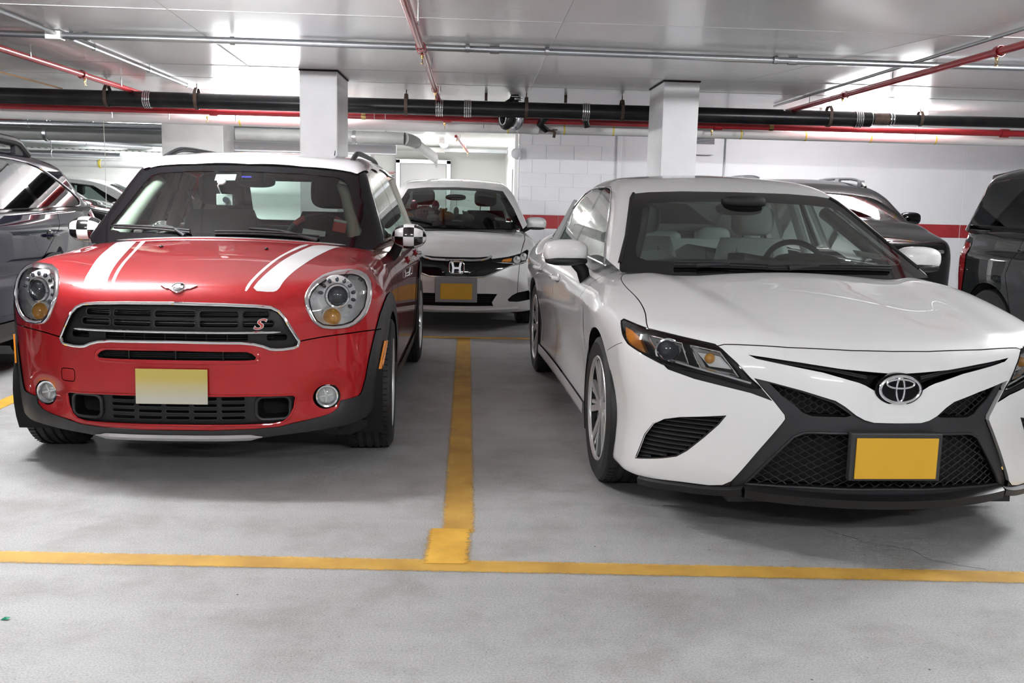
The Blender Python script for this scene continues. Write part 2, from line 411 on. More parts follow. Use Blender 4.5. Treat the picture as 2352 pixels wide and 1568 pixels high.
# ---------------------------------------------------------------- materials of the garage
m = pmat('concrete_floor', (.56, .56, .54), .55, spec=.35)
def floor_nodes(m):
    tc = N(m, 'ShaderNodeTexCoord')
    def nz(sc, det, ro=.6):
        n = N(m, 'ShaderNodeTexNoise'); n.inputs['Scale'].default_value = sc; n.inputs['Detail'].default_value = det; n.inputs['Roughness'].default_value = ro; L(m, tc, 'Object', n, 'Vector'); return n
    def ramp(src, p0, c0, p1, c1, out='Fac'):
        r = N(m, 'ShaderNodeValToRGB'); e = r.color_ramp.elements; e[0].position = p0; e[0].color = (*c0, 1); e[1].position = p1; e[1].color = (*c1, 1); L(m, src, out, r, 'Fac'); return r
    def mul(a, b, f=1.0):
        x = N(m, 'ShaderNodeMix', data_type='RGBA', blend_type='MULTIPLY'); x.inputs[0].default_value = f; m.node_tree.links.new(a, x.inputs[6]); m.node_tree.links.new(b, x.inputs[7]); return x.outputs[2]
    big = ramp(nz(.9, 6), .3, (.43, .432, .43), .7, (.49, .493, .495))
    blot = ramp(nz(2.6, 8, .7), .36, (.80, .79, .765), .54, (1, 1, 1))
    mp = N(m, 'ShaderNodeMapping'); mp.inputs['Scale'].default_value = (.35, 3., 1.); L(m, tc, 'Object', mp, 'Vector')
    st = N(m, 'ShaderNodeTexNoise'); st.inputs['Scale'].default_value = 2.2; st.inputs['Detail'].default_value = 6; L(m, mp, 'Vector', st, 'Vector')
    sweep = ramp(st, .35, (.93, .925, .915), .6, (1, 1, 1))
    fine = ramp(nz(160, 3), .32, (.72, .72, .72), .62, (1.06, 1.06, 1.06))
    vo = N(m, 'ShaderNodeTexVoronoi'); vo.inputs['Scale'].default_value = 7.0; L(m, tc, 'Object', vo, 'Vector')
    spk = ramp(vo, .018, (.10, .09, .08), .034, (1, 1, 1), 'Distance')
    vo2 = N(m, 'ShaderNodeTexVoronoi'); vo2.inputs['Scale'].default_value = 26.0; L(m, tc, 'Object', vo2, 'Vector')
    spk2 = ramp(vo2, .04, (.45, .44, .42), .09, (1, 1, 1), 'Distance')
    c = mul(big.outputs[0], blot.outputs[0]); c = mul(c, sweep.outputs[0]); c = mul(c, fine.outputs[0]); c = mul(c, spk.outputs[0]); c = mul(c, spk2.outputs[0], .7)
    m.node_tree.links.new(c, bs(m).inputs['Base Color'])
    bp = N(m, 'ShaderNodeBump'); bp.inputs['Strength'].default_value = .35; bp.inputs['Distance'].default_value = .002; L(m, nz(240, 2), 'Fac', bp, 'Height'); L(m, bp, 'Normal', bs(m), 'Normal')
floor_nodes(m)
m = pmat('ceiling_paint', (.84, .84, .835), .30, spec=.6, coat=.6, coat_r=.16)
noise_col(m, (.90, .90, .90), (.94, .94, .94), 1.3, 5, .35, .65, bump_s=.06, bscale=14, bdist=.004)
m = pmat('wall_paint', (.74, .74, .76), .5); noise_col(m, (.80, .80, .82), (.84, .84, .86), 2.0, 5, .3, .7, bump_s=.15, bscale=60, bdist=.002)
m = pmat('stripe_paint', (.36, .025, .03), .45); noise_col(m, (.33, .022, .027), (.40, .03, .034), 4, 4, .3, .7, bump_s=.15, bscale=60, bdist=.002)
m = pmat('column_paint', (.72, .72, .73), .45); noise_col(m, (.78, .78, .80), (.84, .84, .855), 3.5, 6, .3, .6, bump_s=.12, bscale=40, bdist=.003)
m = pmat('raw_column', (.42, .42, .41), .6); noise_col(m, (.38, .38, .37), (.50, .50, .49), 2.5, 7, .3, .7, bump_s=.15, bscale=40)
pmat('alcove_paint', (.86, .86, .83), .5)
m = pmat('line_paint', (.80, .42, .035), .6)
def line_nodes(m, op=1.0):
    tc = N(m, 'ShaderNodeTexCoord'); n = N(m, 'ShaderNodeTexNoise'); n.inputs['Scale'].default_value = 60; n.inputs['Detail'].default_value = 5; L(m, tc, 'Object', n, 'Vector')
    n2 = N(m, 'ShaderNodeTexNoise'); n2.inputs['Scale'].default_value = 5; n2.inputs['Detail'].default_value = 6; L(m, tc, 'Object', n2, 'Vector')
    r = N(m, 'ShaderNodeValToRGB'); r.color_ramp.elements[0].position = .3; r.color_ramp.elements[0].color = (.62, .33, .035, 1); r.color_ramp.elements[1].position = .62; r.color_ramp.elements[1].color = (.86, .50, .07, 1)
    L(m, n2, 'Fac', r, 'Fac'); L(m, r, 'Color', bs(m), 'Base Color')
    at = N(m, 'ShaderNodeAttribute', attribute_name='edge')     # 0 at the sprayed edge, 1 inside
    ad = N(m, 'ShaderNodeMath', operation='ADD'); L(m, at, 'Fac', ad, 0); sb = N(m, 'ShaderNodeMath', operation='SUBTRACT'); L(m, n, 'Fac', sb, 0); sb.inputs[1].default_value = .5; L(m, sb, 0, ad, 1)
    mr = N(m, 'ShaderNodeMapRange'); mr.inputs['From Min'].default_value = .1; mr.inputs['From Max'].default_value = .75; mr.inputs['To Max'].default_value = op; L(m, ad, 0, mr, 'Value'); L(m, mr, 'Result', bs(m), 'Alpha')
line_nodes(m)
m = pmat('line_paint_worn', (.80, .42, .035), .6); line_nodes(m, .72)
m = pmat('black_iron', (.012, .012, .014), .30, spec=.35); noise_col(m, (.008, .008, .010), (.022, .021, .020), 5, 7, .4, .75, bump_s=.05, bscale=30)
m = pmat('red_pipe', (.40, .022, .03), .28, coat=.4); noise_col(m, (.36, .018, .026), (.44, .026, .034), 6, 4, .3, .7)
pmat('red_dark', (.20, .025, .03), .35)
m = pmat('pipe_wrap', (.78, .78, .77), .45); noise_col(m, (.72, .72, .71), (.82, .82, .81), 3, 5, .3, .7, bump_s=.1, bscale=12, bdist=.004)
m = pmat('pipe_wrap_grey', (.50, .51, .49), .5); noise_col(m, (.30, .31, .30), (.38, .39, .37), 3, 5, .3, .7, bump_s=.15, bscale=12, bdist=.006)
pmat('galvanised', (.50, .52, .54), .30, metal=.9)
pmat('steel', (.62, .62, .63), .22, metal=1.)
m = pmat('brushed_steel', (.42, .42, .41), .38, metal=1.)
m = pmat('rust', (.14, .085, .06), .6, metal=.3); noise_col(m, (.06, .045, .038), (.14, .085, .06), 14, 6, .3, .7)
pmat('brass', (.52, .36, .14), .3, metal=1.)
pmat('tape_yellow', (.75, .62, .10), .5)
pmat('fixture_white', (.80, .80, .78), .4)
pmat('tube_light', (1, 1, 1), .5, emit=(1.0, .985, .96), es=TUBE_POWER)
pmat('lamp_lens', (1, 1, 1), .5, emit=(1.0, .98, .95), es=TUBE_POWER*.9)
pmat('dark_gap', (.02, .018, .016), .9)
pmat('seam_line', (.62, .62, .61), .6)
pmat('paper_white', (.80, .80, .78), .6); pmat('print_red', (.55, .05, .06), .6); pmat('print_grey', (.30, .30, .32), .6)
pmat('deck_grey', (.50, .53, .50), .4, metal=.3)
pmat('rust_wire', (.42, .22, .09), .5)
pmat('leaf_green', (.02, .30, .16), .35)
CZ = 2.40

def slab(name, x0, x1, y0, y1, z0, z1, mat, parent=None):
    return MB().box(((x0+x1)/2, (y0+y1)/2, (z0+z1)/2), (x1-x0, y1-y0, z1-z0)).build(name, mat, parent, smooth=False)
XL, XR, YB, YF = -12.5, 11.5, -7.0, 14.0
struct(slab('floor', XL, XR, YB, 27.2, -.15, 0, 'concrete_floor'), 'pale grey speckled concrete garage floor')
struct(slab('ceiling', XL, XR, YB, YF+.4, CZ, CZ+.2, 'ceiling_paint'), 'white painted concrete ceiling slab')
struct(slab('wall_camera', XL, XR, YB-.2, YB, 0, CZ, 'wall_paint'))
struct(slab('wall_right', XR, XR+.2, YB, 14.2, 0, CZ, 'wall_paint'))
struct(slab('wall_left', XL-.2, XL, YB, 27.2, 0, 3.1, 'wall_paint'))
# casting joints in the ceiling: shallow ridges
for i, (a, b) in enumerate([((-9, 6.30), (9, 6.42)), ((-9, 8.95), (9, 9.02)), ((-9, 9.9), (9, 9.95)), ((-1.9, 5.2), (-2.05, 9.2)), ((.55, 5.2), (.57, 10.2)), ((3.3, 5.4), (2.45, 9.0))]):
    d = np.array([b[0]-a[0], b[1]-a[1]]); l = np.hypot(*d)
    o = MB().box((0, 0, 0), (l, .005, .002), rotz(math.atan2(d[1], d[0]))).build('trim_%d' % (i+1), 'seam_line', smooth=False)
    o.location = ((a[0]+b[0])/2, (a[1]+b[1])/2, CZ-.001); struct(o)

# ---- back wall on the right: block wall with a red course, then plain rendered wall
wb = struct(slab('wall_back', .66, XR, 14.0, 14.25, 0, CZ, 'wall_paint'), 'white block wall with a red painted course')
bl, bh = .40, .198
blk = {}
for r in range(12):
    z0 = r*bh + .078 if r else 0
    z0 = .078 + (r-1)*bh if r else 0; z1 = .078 + r*bh
    if z0 >= CZ: break
    z1 = min(z1, CZ)
    mat = 'stripe_paint' if r == 5 else 'wall_paint'
    x = .64 - (bl/2 if r % 2 else 0)
    while x < 2.05:
        x0, x1 = max(x, .64), min(x + bl, 2.05)
        if x1 - x0 > .05:
            k = (round(x1-x0, 3), round(z1-z0, 3), mat)
            if k not in blk:
                o = MB().box((0, 0, 0), (x1-x0-.006, .04, z1-z0-.006), bev=.003).build('block', mat, wb, smooth=False); blk[k] = o
            else:
                o = blk[k].copy(); COL.objects.link(o)
            o.location = ((x0+x1)/2, 14.013, (z0+z1)/2)
        x += bl
MB().box((2.09, 13.99, CZ/2), (.06, .09, CZ), bev=.01).build('pilaster', 'wall_paint', wb, smooth=False)
for (x0, x1, nm) in ((2.12, 3.62, 'panel'), (3.645, 5.3, 'panel'), (5.31, 7.2, 'panel'), (7.21, 9.2, 'panel'), (9.21, 11.5, 'panel')):
    slab(nm, x0, x1, 13.995, 14.035, 0, .87, 'wall_paint', wb); slab(nm, x0, x1, 13.995, 14.035, .872, 1.062, 'stripe_paint', wb); slab(nm, x0, x1, 13.995, 14.035, 1.064, CZ, 'wall_paint', wb)
# ---- lift lobby alcove
LZ = 2.27
struct(slab('wall_lobby_right', .66, .86, 14.25, 21.0, 0, CZ, 'alcove_paint'))
wl = struct(slab('wall_lobby_back', -2.13, .86, 21.0, 21.2, 0, CZ+.3, 'alcove_paint'), 'cream lobby wall behind the small white hatchback')
struct(slab('wall_lobby_left', -2.33, -2.13, 20.2, 21.2, 0, CZ+.3, 'alcove_paint'))
struct(slab('ceiling_lobby', -2.33, .86, 14.4, 21.2, LZ, LZ+.15, 'alcove_paint'))
struct(MB().box((.61, 14.0, 1.12), (.05, .06, 2.24), bev=.006).build('trim_20', 'alcove_paint', smooth=False))
d = thing('door_1', 'brushed steel lift door in a steel frame, lobby wall', 'door', (-1.08, 20.98, 0)); d['kind'] = 'structure'; del d['category']
MB().box((0, 0, 1.0), (.98, .03, 2.0), bev=.004).build('door_leaf', 'brushed_steel', d, smooth=False)
for sx in (-1, 1): MB().box((sx*.54, -.03, 1.04), (.09, .09, 2.08), bev=.006).build('frame_jamb', 'steel', d, smooth=False)
MB().box((0, -.03, 2.045), (1.17, .09, .09), bev=.006).build('frame_head', 'steel', d, smooth=False)
def sign(name, label, x, z, w, h, y, frame, marks):
    t = thing(name, label, 'sign', (x, y, z))
    MB().box((0, 0, 0), (w, .012, h)).build('plate', 'paper_white', t, smooth=False)
    for (u, v, du, dv, mt) in marks: MB().box((u*w, -.0075, v*h), (du*w, .003, dv*h)).build('print', mt, t, smooth=False)
    return t
sign('notice_sign', 'white notice with red heading on wall left of lift door', -1.78, 1.72, .27, .20, 20.985, 0,
     [(0, .42, .96, .04, 'print_red'), (0, .30, .5, .07, 'print_red'), (-.1, .02, .5, .16, 'print_grey'), (.22, .02, .12, .16, 'print_grey'), (.05, -.24, .5, .10, 'print_grey'), (0, -.42, .96, .04, 'print_red'), (0, -.33, .6, .04, 'print_red')])
t = sign('fire_safety_sign', 'small white sign with red diamond symbols beside lift door', -1.72, 1.37, .19, .26, 20.985, 0, [(0, .30, .6, .08, 'print_grey')])
for (u, v) in ((0, .02), (-.03, -.02), (.03, -.02), (0, -.06)):
    MB().box((u*1.2, -.0085, v*1.2-.02), (.03, .003, .03), roty(math.pi/4)).build('print', 'print_red', t, smooth=False)

for n_ in ('tube_light', 'lamp_lens'): MATS[n_].cycles.emission_sampling = 'NONE'
# ---- columns
def column(label, x0, x1, y0, y1, mat, group=None, z=CZ):
    t = thing('column', label, 'column', ((x0+x1)/2, (y0+y1)/2, 0), 0, group)
    w, d_ = x1-x0, y1-y0
    MB().box((0, 0, (z-.012)/2), (w, d_, z-.012), bev=.012).build('shaft', mat, t, smooth=False)
    MB().box((0, 0, z-.006), (w+.012, d_+.012, .012)).build('top_joint', 'dark_gap', t, smooth=False)
    return t
column('white square concrete column rising behind the red car', -1.602, -1.257, 9.05, 9.80, 'column_paint')
column('white square concrete column rising behind the white sedan', 1.75, 2.085, 9.07, 9.80, 'column_paint')
column('grey unpainted concrete column in background left of red car', -4.10, -3.30, 13.0, 13.6, 'raw_column', z=2.7)

# ---- painted bay lines (sprayed on the floor)
def line(name, label, a, b, w, mat='line_paint', z=.0025):
    a, b = np.array(a, float), np.array(b, float); d = b-a; l = np.linalg.norm(d); d /= l; n = np.array([-d[1], d[0]])
    offs = [-.5, -.30, .30, .5]; ev = [0, 1, 1, 0]; V = []; F = []
    for s_ in (0, 1):
        for o in offs: p = a + d*l*s_ + n*w*1.25*o; V.append((p[0], p[1], z))
    F = [(i, 4+i, 5+i, 1+i) for i in range(3)]
    o = mesh(name, V, F, mat); at = o.data.attributes.new('edge', 'FLOAT', 'POINT'); at.data.foreach_set('value', ev*2)
    return tag(o, label, 'floor marking')
line('parking_line', 'yellow line running across the front of the bays', (-6.5, 3.40), (7.5, 2.93), .10, 'line_paint_worn')
line('parking_line', 'yellow line on the floor between red car and white sedan', (-.035, 3.52), (-.064, 8.74), .115, 'line_paint_worn')
line('parking_line', 'freshly painted orange patch at the foot of the centre line', (-.073, 3.20), (-.066, 3.56), .145, 'line_paint', z=.0035)
line('parking_line', 'yellow line on the floor at the far left beyond the red car', (-2.78, 3.4), (-2.74, 8.74), .11)
line('parking_line', 'far yellow cross line in front of the small white hatchback', (-6.5, 8.76), (6.5, 8.74), .085)
line('parking_line', 'yellow line on the floor between the white sedan and dark grey SUV', (2.64, 3.3), (2.64, 8.74), .11)

# ---- fluorescent fixtures
def fixture(x, y, label, z=CZ, rz=0., ln=1.24, pw=1., back=1.):
    t = thing('ceiling_light', label, 'ceiling light', (x, y, z), rz, 'fluorescent ceiling lights')
    MB().box((0, 0, -.02), (ln, .10, .04), bev=.006).build('housing', 'fixture_white', t, smooth=False)
    for s_ in (-1, 1): MB().box((s_*(ln/2-.012), 0, -.05), (.024, .11, .05), bev=.006).build('end_cap', 'fixture_white', t, smooth=False)
    ang_ = np.linspace(0, math.pi, 11); prof_ = np.stack([.072*np.cos(ang_), -.038 - .042*np.sin(ang_)], 1); A_ = [(-ln/2+.03, p[0], p[1]) for p in prof_]
    MB().strip(np.array(A_), np.array(A_) + (ln-.06, 0, 0), False).build('diffuser', 'tube_light', t)
    for (k, rx, fr_) in ((0, 0, .26), (1, 1.80, .37), (-1, -1.80, .37)):   # light leaves the wrap-round lens downwards and to both sides
        ld = bpy.data.lights.new('tube_lamp', 'AREA'); ld.shape = 'RECTANGLE'; ld.size = ln-.06; ld.size_y = .06 if k else .10; ld.energy = TUBE_W*fr_*pw*(back if k == 1 else 1); ld.color = (.965, .982, 1.0)
        lo = bpy.data.objects.new('tube_lamp', ld); COL.objects.link(lo); lo.parent = t; lo.location = (0, k*.078, -.055 if k else -.083); lo.rotation_euler = (rx, 0, 0)
    return t
fixture(-2.28, 11.05, 'fluorescent ceiling light behind the black pipe, left of the first column', pw=BACK_W, back=.5)
fixture(4.60, 11.15, 'fluorescent ceiling light behind the black pipe, far right', pw=BACK_W, back=.45)
fixture(-2.28, 4.62, 'fluorescent ceiling light above the red car', pw=MAIN_W)
fixture(4.55, 5.1, 'fluorescent ceiling light above right of the white sedan', pw=MAIN_W*1.25)
fixture(-2.28, -.9, 'fluorescent ceiling light over the aisle on the left', pw=AISLE_W)  # unseen aisle row, moved nearer the cars for frontal light
fixture(1.12, -.8, 'added fluorescent ceiling light over the aisle, frontal fill behind the camera', pw=AISLE_W*1.3)  # unseen fixture added to light column fronts and car noses
fixture(4.55, -.8, 'fluorescent ceiling light over the aisle on the right', pw=AISLE_W*1.5)
fixture(-9.1, 4.62, 'fluorescent ceiling light above the far left bays')
fixture(-9.1, 11.05, 'fluorescent ceiling light at far left beyond the pipe')
fixture(-.55, 17.3, 'bright fluorescent light on the lift lobby ceiling', LZ, math.pi/2, pw=LOBBY_W)
fixture(-6.0, 18.0, 'fluorescent light in the far left background', 2.55, pw=1.6)
fixture(-6.5, 22.6, 'added fluorescent light brightening the far wall at left', 2.55, pw=2.0)  # added to brighten the far wall
fixture(-3.2, 20.0, 'small fluorescent light seen far behind the red car roof', 2.3)

# ---- pipes
def pipe(name, label, pts, r, mat, cat='pipe', seg=20):
    t = thing(name, label, cat, pts[0]); P = np.array(pts, float) - np.array(pts[0], float)
    MB().tube(P, r, seg).build('pipe_run', mat, t)
    t['o'] = 0; del t['o']
    return t, np.array(pts[0], float)
def ring(t, o, c, axis, r, w, mat, name='coupling', ribs=1, seg=24):
    c = np.array(c, float) - o; a = np.array(axis, float); a /= np.linalg.norm(a); b = MB()
    for k in range(ribs):
        h0 = (-.5 + k/ribs)*w; h1 = (-.5 + (k+1)/ribs)*w; g = (h1-h0)*.18 if ribs > 1 else 0
        b.lathe([(r*.9, h0+g), (r*1.0, h0+g), (r*1.03, (h0+h1)/2), (r*1.0, h1-g), (r*.9, h1-g)], a, c, seg)
    return b.build(name, mat, t)
def hanger(t, o, x, y, z, r, mat='rust', w=.035):
    """clevis hanger round a pipe, hung from a rod"""
    P = []
    for k in range(25):
        an = -math.pi*1.0 + k/24*math.pi*2.0*.5 + math.pi*.0
    n = 14; lo = [(math.cos(a)*(r+.006), math.sin(a)*(r+.006)) for a in np.linspace(math.pi, 2*math.pi, n)]
    up = [(r+.006, r*.9), (r*.45, r*1.55), (-r*.45, r*1.55), (-r-.006, r*.9)]
    loop = lo + up; V = []; c = np.array([x, y, z]) - o
    A = np.array([c + (-w/2, p[0], p[1]) for p in loop]); B = A + (w, 0, 0)
    A2 = np.array([c + (-w/2, p[0]*1.06, p[1]*1.04) for p in loop]); B2 = A2 + (w, 0, 0)
    MB().strip(A, B).strip(A2, B2).strip(A, A2).strip(B, B2).build('hanger', mat, t, smooth=False)
    MB().tube([c + (0, 0, r*1.5), (c[0], c[1], CZ - o[2])], .006, 8).build('rod', mat, t)
# black drain pipe
PX = [(-8.0, 10.5, 2.224), (-5.0, 10.5, 2.224), (-1.8, 10.5, 2.224), (1.8, 10.5, 2.224), (4.30, 10.5, 2.226)]
t, o = pipe('drain_pipe', 'thick black iron drain pipe running under the ceiling behind both columns', PX, .082, 'black_iron')
zz = lambda x: float(np.interp(x, [p[0] for p in PX], [p[2] for p in PX])); yy = lambda x: float(np.interp(x, [p[0] for p in PX], [p[1] for p in PX]))
for X in (-3.86, -2.93, -.73, .55, 1.58, 3.84): hanger(t, o, X, yy(X), zz(X), .082)
for X in (-3.44, -.375, -.075, 1.19, 4.16): ring(t, o, (X, yy(X), zz(X)), (1, 0, 0), .090, .085, 'steel', ribs=4)
MB().tube(np.array([(4.26, 10.5, 2.234), (9.5, 10.5, 2.240)]) - o, .058, 20).build('pipe_run', 'black_iron', t)
MB().tube(np.array([(4.33, 10.5, 2.234), (4.50, 10.5, 2.234)]) - o, .064, 20).build('branch_fitting', 'rust', t)
MB().tube(np.array([(4.40, 10.5, 2.24), (4.47, 10.56, 2.29), (4.60, 10.66, 2.33)]) - o, .052, 16).build('branch_fitting', 'pipe_wrap', t)
for X in (4.29, 4.53): ring(t, o, (X, 10.5, 2.234), (1, 0, 0), .068, .06, 'steel', ribs=2)
hanger(t, o, 4.85, 10.5, 2.235, .058)
# elbow traps below and the riser above, middle of the run
for X, dz in ((.36, 0), (.47, -.01)):
    b = MB(); ang = np.linspace(0, math.pi, 9)
    b.tube(np.array([(X - .06*math.cos(a)*.6 - .02, 10.62 + .04*math.cos(a), 2.15 - .085*math.sin(a)) for a in ang]) - o, .05, 14); b.build('trap_bend', 'galvanised' if dz else 'black_iron', t)
MB().tube(np.array([(.35, 10.72, 2.28), (.42, 10.74, 2.33), (.45, 10.75, 2.40)]) - o, .055, 16).build('riser', 'black_iron', t)
ring(t, o, (.455, 10.755, 2.37), (0, 0, 1), .07, .05, 'steel', ribs=2)
MB().tube(np.array([(.78, 10.72, 2.17), (.72, 10.8, 2.10), (.80, 10.9, 2.05)]) - o, .035, 12).build('trap_bend', 'black_iron', t)
MB().tube(np.array([(1.22, 10.72, 2.15), (1.24, 10.74, 2.08)]) - o, .035, 12).build('cleanout', 'black_iron', t)
for X in (.12, .98): MB().box(np.array((X, 10.6, 2.36)) - o, (.03, .03, .08)).build('hanger_stub', 'rust', t, smooth=False)
# red sprinkler main
RX = [(-8, 10.85, 2.149), (-5, 10.85, 2.149), (-1.85, 10.85, 2.147), (1.9, 10.85, 2.145), (8.5, 10.85, 2.15)]
t, o = pipe('sprinkler_main', 'red sprinkler main running just below the black drain pipe', RX, .037, 'red_pipe', seg=16)
for X in (-2.85, -.30, 2.72, 6.0): ring(t, o, (X, 10.85, float(np.interp(X, [p[0] for p in RX], [p[2] for p in RX]))), (1, 0, 0), .048, .09, 'red_pipe', 'tee_fitting')
for X in (-1.22, 3.32): ring(t, o, (X, 10.85, float(np.interp(X, [p[0] for p in RX], [p[2] for p in RX]))), (1, 0, 0), .041, .05, 'brass', 'fitting_band')
for X in (-1.10, -.98): ring(t, o, (X, 10.85, float(np.interp(X, [p[0] for p in RX], [p[2] for p in RX]))), (1, 0, 0), .039, .006, 'fixture_white', 'paint_band')
for X in (-3.95, -3.34, -2.62, .1, 2.27, 3.02, 4.98): MB().tube(np.array([(X, 10.86, 2.17), (X, 10.86, 2.05)]) - o, .007, 8).build('hook', 'galvanised', t)
def head(t, c, o, down=True):
    c = np.array(c, float) - o
    MB().lathe([(.0, 0), (.014, 0), (.014, -.016), (.009, -.02), (.009, -.03), (0, -.03)], (0, 0, 1), c, 12).build('sprinkler_head', 'brass', t)
    MB().tube([c + (.0, -.012, -.028), c + (0, -.016, -.045), c + (0, 0, -.062), c + (0, .016, -.045), c + (0, .012, -.028)], .003, 6).lathe([(0, -.062), (.015, -.062), (.015, -.065), (0, -.065)], (0, 0, 1), c, 12).build('head_frame', 'brass', t)
for X in (-2.93, -.33, 2.66): head(t, (X, 10.88, float(np.interp(X, [p[0] for p in RX], [p[2] for p in RX]))-.05), o)
# white lagged pipe
WX = [(-8, 11.1, 2.086), (-5.2, 11.1, 2.085), (-1.33, 11.1, 2.068), (1.94, 11.1, 2.074), (8.6, 11.1, 2.077)]
t = thing('lagged_pipe', 'white lagged pipe running under the red sprinkler main', 'pipe', WX[0]); o = np.array(WX[0])
MB().tube(resamp(WX, .5, False) - o, np.interp(resamp(WX, .5, False)[:, 0], [-8, -5.2, -1.33, 1.94, 8.6], [.060, .060, .060, .054, .054]), 20).build('pipe_run', 'pipe_wrap', t)
for X, r in ((.38, .058), (1.02, .057), (3.05, .056), (3.80, .056), (4.56, .056), (5.32, .056), (-2.62, .062), (1.58, .056)): ring(t, o, (X, 11.1, float(np.interp(X, [p[0] for p in WX], [p[2] for p in WX]))), (1, 0, 0), r, .018, 'tape_yellow', 'tape_band')
MB().tube(np.array([(.48, 11.0, 2.10), (.50, 10.95, 2.065), (.72, 10.95, 2.055)]) - o, .058, 16).build('lagged_stub', 'pipe_wrap', t)
b = MB(); b.tube(np.array([(.74, 10.95, 2.06), (.83, 10.93, 2.05), (.90, 10.92, 2.035)]) - o, .012, 8).build('valve_stem', 'rust', t)
MB().lathe([(0, .0), (.03, 0), (.03, .012), (0, .012)], (0, 0, 1), np.array((.90, 10.92, 2.05)) - o, 14).build('valve_wheel', 'rust', t)
MB().tube(np.array([(.90, 10.92, 2.04), (.89, 10.92, 1.97)]) - o, .016, 10).build('valve_body', 'rust', t)
# sprinkler branches running towards the camera
def branch(label, X, y0, y1, z, r, heads, tees, mat='red_pipe'):
    t = thing('sprinkler_branch', label, 'pipe', (X, y0, z)); o = np.array((X, y0, z))
    MB().tube(np.array([(X, y0, z), (X, y1, z)]) - o, r, 16).build('pipe_run', mat, t)
    for y in tees: ring(t, o, (X, y, z), (0, 1, 0), r*1.45, .05, mat, 'tee_fitting', 1, 16)
    for y in heads: head(t, (X, y+.0, z-r), o)
    for y in np.arange(y0+1.6, y1, 2.0): MB().tube(np.array([(X+.03, y, z), (X+.03, y, CZ)]) - o, .005, 8).build('rod', 'galvanised', t)
    MB().tube(np.array([(X, y1, z), (X, y1, 2.15)]) - o, r, 12).build('drop', mat, t)
    return t
branch('red sprinkler branch crossing the ceiling between the two cars', -.385, .5, 10.85, 2.31, .025, (7.15, 9.62), (6.95, 7.1, 9.55))
branch('red sprinkler branch on the left with a sprinkler head', -3.6, 2.5, 10.85, 2.31, .027, (9.25,), (9.2,))
branch('red sprinkler branch on the ceiling at the right edge', 3.45, 2.5, 10.85, 2.31, .026, (6.42, 9.1), (6.4, 9.05))
# conduits
t = thing('conduit', 'grey steel conduit crossing the whole ceiling above both cars', 'conduit', (-8, 7.33, 2.367)); o = np.array((-8, 7.33, 2.367))
MB().tube(np.array([(-8, 7.31, 2.367), (-1.57, 7.32, 2.367), (.27, 7.37, 2.367), (2.42, 7.46, 2.367), (9.5, 7.5, 2.367)]) - o, .024, 14).build('pipe_run', 'galvanised', t)
MB().box(np.array((-3.05, 7.32, 2.365)) - o, (.11, .09, .06), bev=.006).build('junction_box', 'fixture_white', t, smooth=False)
for X in (-2.93, -2.83, -1.78, -.06, .53, 2.28, 3.55): ring(t, o, (X, 7.33 + max(0, X)*.05, 2.367), (1, 0, 0), .031, .03, 'galvanised', 'clamp', 1, 14)
for X in (.14, 2.42): ring(t, o, (X, 7.37 + max(0, X-.3)*.045, 2.367), (1, 0, 0), .030, .07, 'galvanised', 'coupling', 1, 14)
t = thing('conduit', 'thin light conduit running back from the ceiling box at upper left', 'conduit', (-3.03, 5.0, 2.378)); o = np.array((-3.03, 5.0, 2.378))
MB().tube(np.array([(-3.03, 5.0, 2.378), (-3.03, 10.9, 2.378)]) - o, .013, 10).build('pipe_run', 'galvanised', t)
for y in (8.0, 9.3, 10.5): ring(t, o, (-3.03, y, 2.378), (0, 1, 0), .02, .03, 'galvanised', 'clamp', 1, 10)
t = thing('conduit', 'thin conduit beside the red branch at the right edge', 'conduit', (3.36, 5.0, 2.38)); o = np.array((3.36, 5.0, 2.38))
MB().tube(np.array([(3.36, 5.0, 2.38), (3.36, 10.9, 2.38)]) - o, .013, 10).build('pipe_run', 'galvanised', t)
t = thing('wire', 'thin rusty wire under the ceiling at far left', 'wire', (-4.53, 8.0, 2.36)); MB().tube([(0, 0, 0), (0, 3.0, 0)], .008, 8).build('wire_run', 'rust_wire', t)
t = thing('conduit', 'thin vertical grey conduit on the white wall', 'conduit', (3.63, 13.98, 0)); MB().tube([(0, 0, 1.0), (0, 0, 2.4)], .011, 8).build('pipe_run', 'galvanised', t)
t = thing('wall_vent', 'grey louvred vent box high on wall behind second column', 'vent', (3.2, 13.98, 2.15)); MB().box((0, -.05, -.02), (.5, .1, .30), bev=.006).build('casing', 'wall_paint', t, smooth=False)
for k in range(7): MB().box((0, -.105, .10-.022*k+.02), (.48, .02, .012), rotx(.5)).build('louvre', 'print_grey', t, smooth=False)
# lobby things
t = thing('lagged_pipe', 'grey lagged pipe bending into the lift lobby with torn wrap', 'pipe', (-3.2, 13.3, 2.03)); o = np.array((-3.2, 13.3, 2.03))
MB().tube(np.array([(-3.2, 13.3, 2.06), (-1.3, 13.3, 2.06), (-.95, 13.3, 2.055)]) - o, .085, 18).build('pipe_run', 'pipe_wrap_grey', t)
MB().tube(np.array([(-.95, 13.3, 2.055), (-.86, 13.42, 2.04), (-.80, 13.6, 2.02)]) - o, [.086, .084, .078], 18).build('elbow', 'pipe_wrap_grey', t)
MB().tube(np.array([(-.82, 13.55, 2.02), (-.60, 14.6, 1.88)]) - o, .07, 18).build('wrapped_run', 'pipe_wrap', t)
MB().tube(np.array([(-.59, 14.62, 1.87), (-.57, 14.66, 1.80), (-.55, 14.64, 1.72)]) - o, [.075, .03, .012], 10).build('torn_wrap', 'pipe_wrap', t)
for X in (-2.6, -1.2): MB().tube(np.array([(X, 13.3, 2.1), (X, 13.3, CZ)]) - o, .008, 6).build('rod', 'galvanised', t)
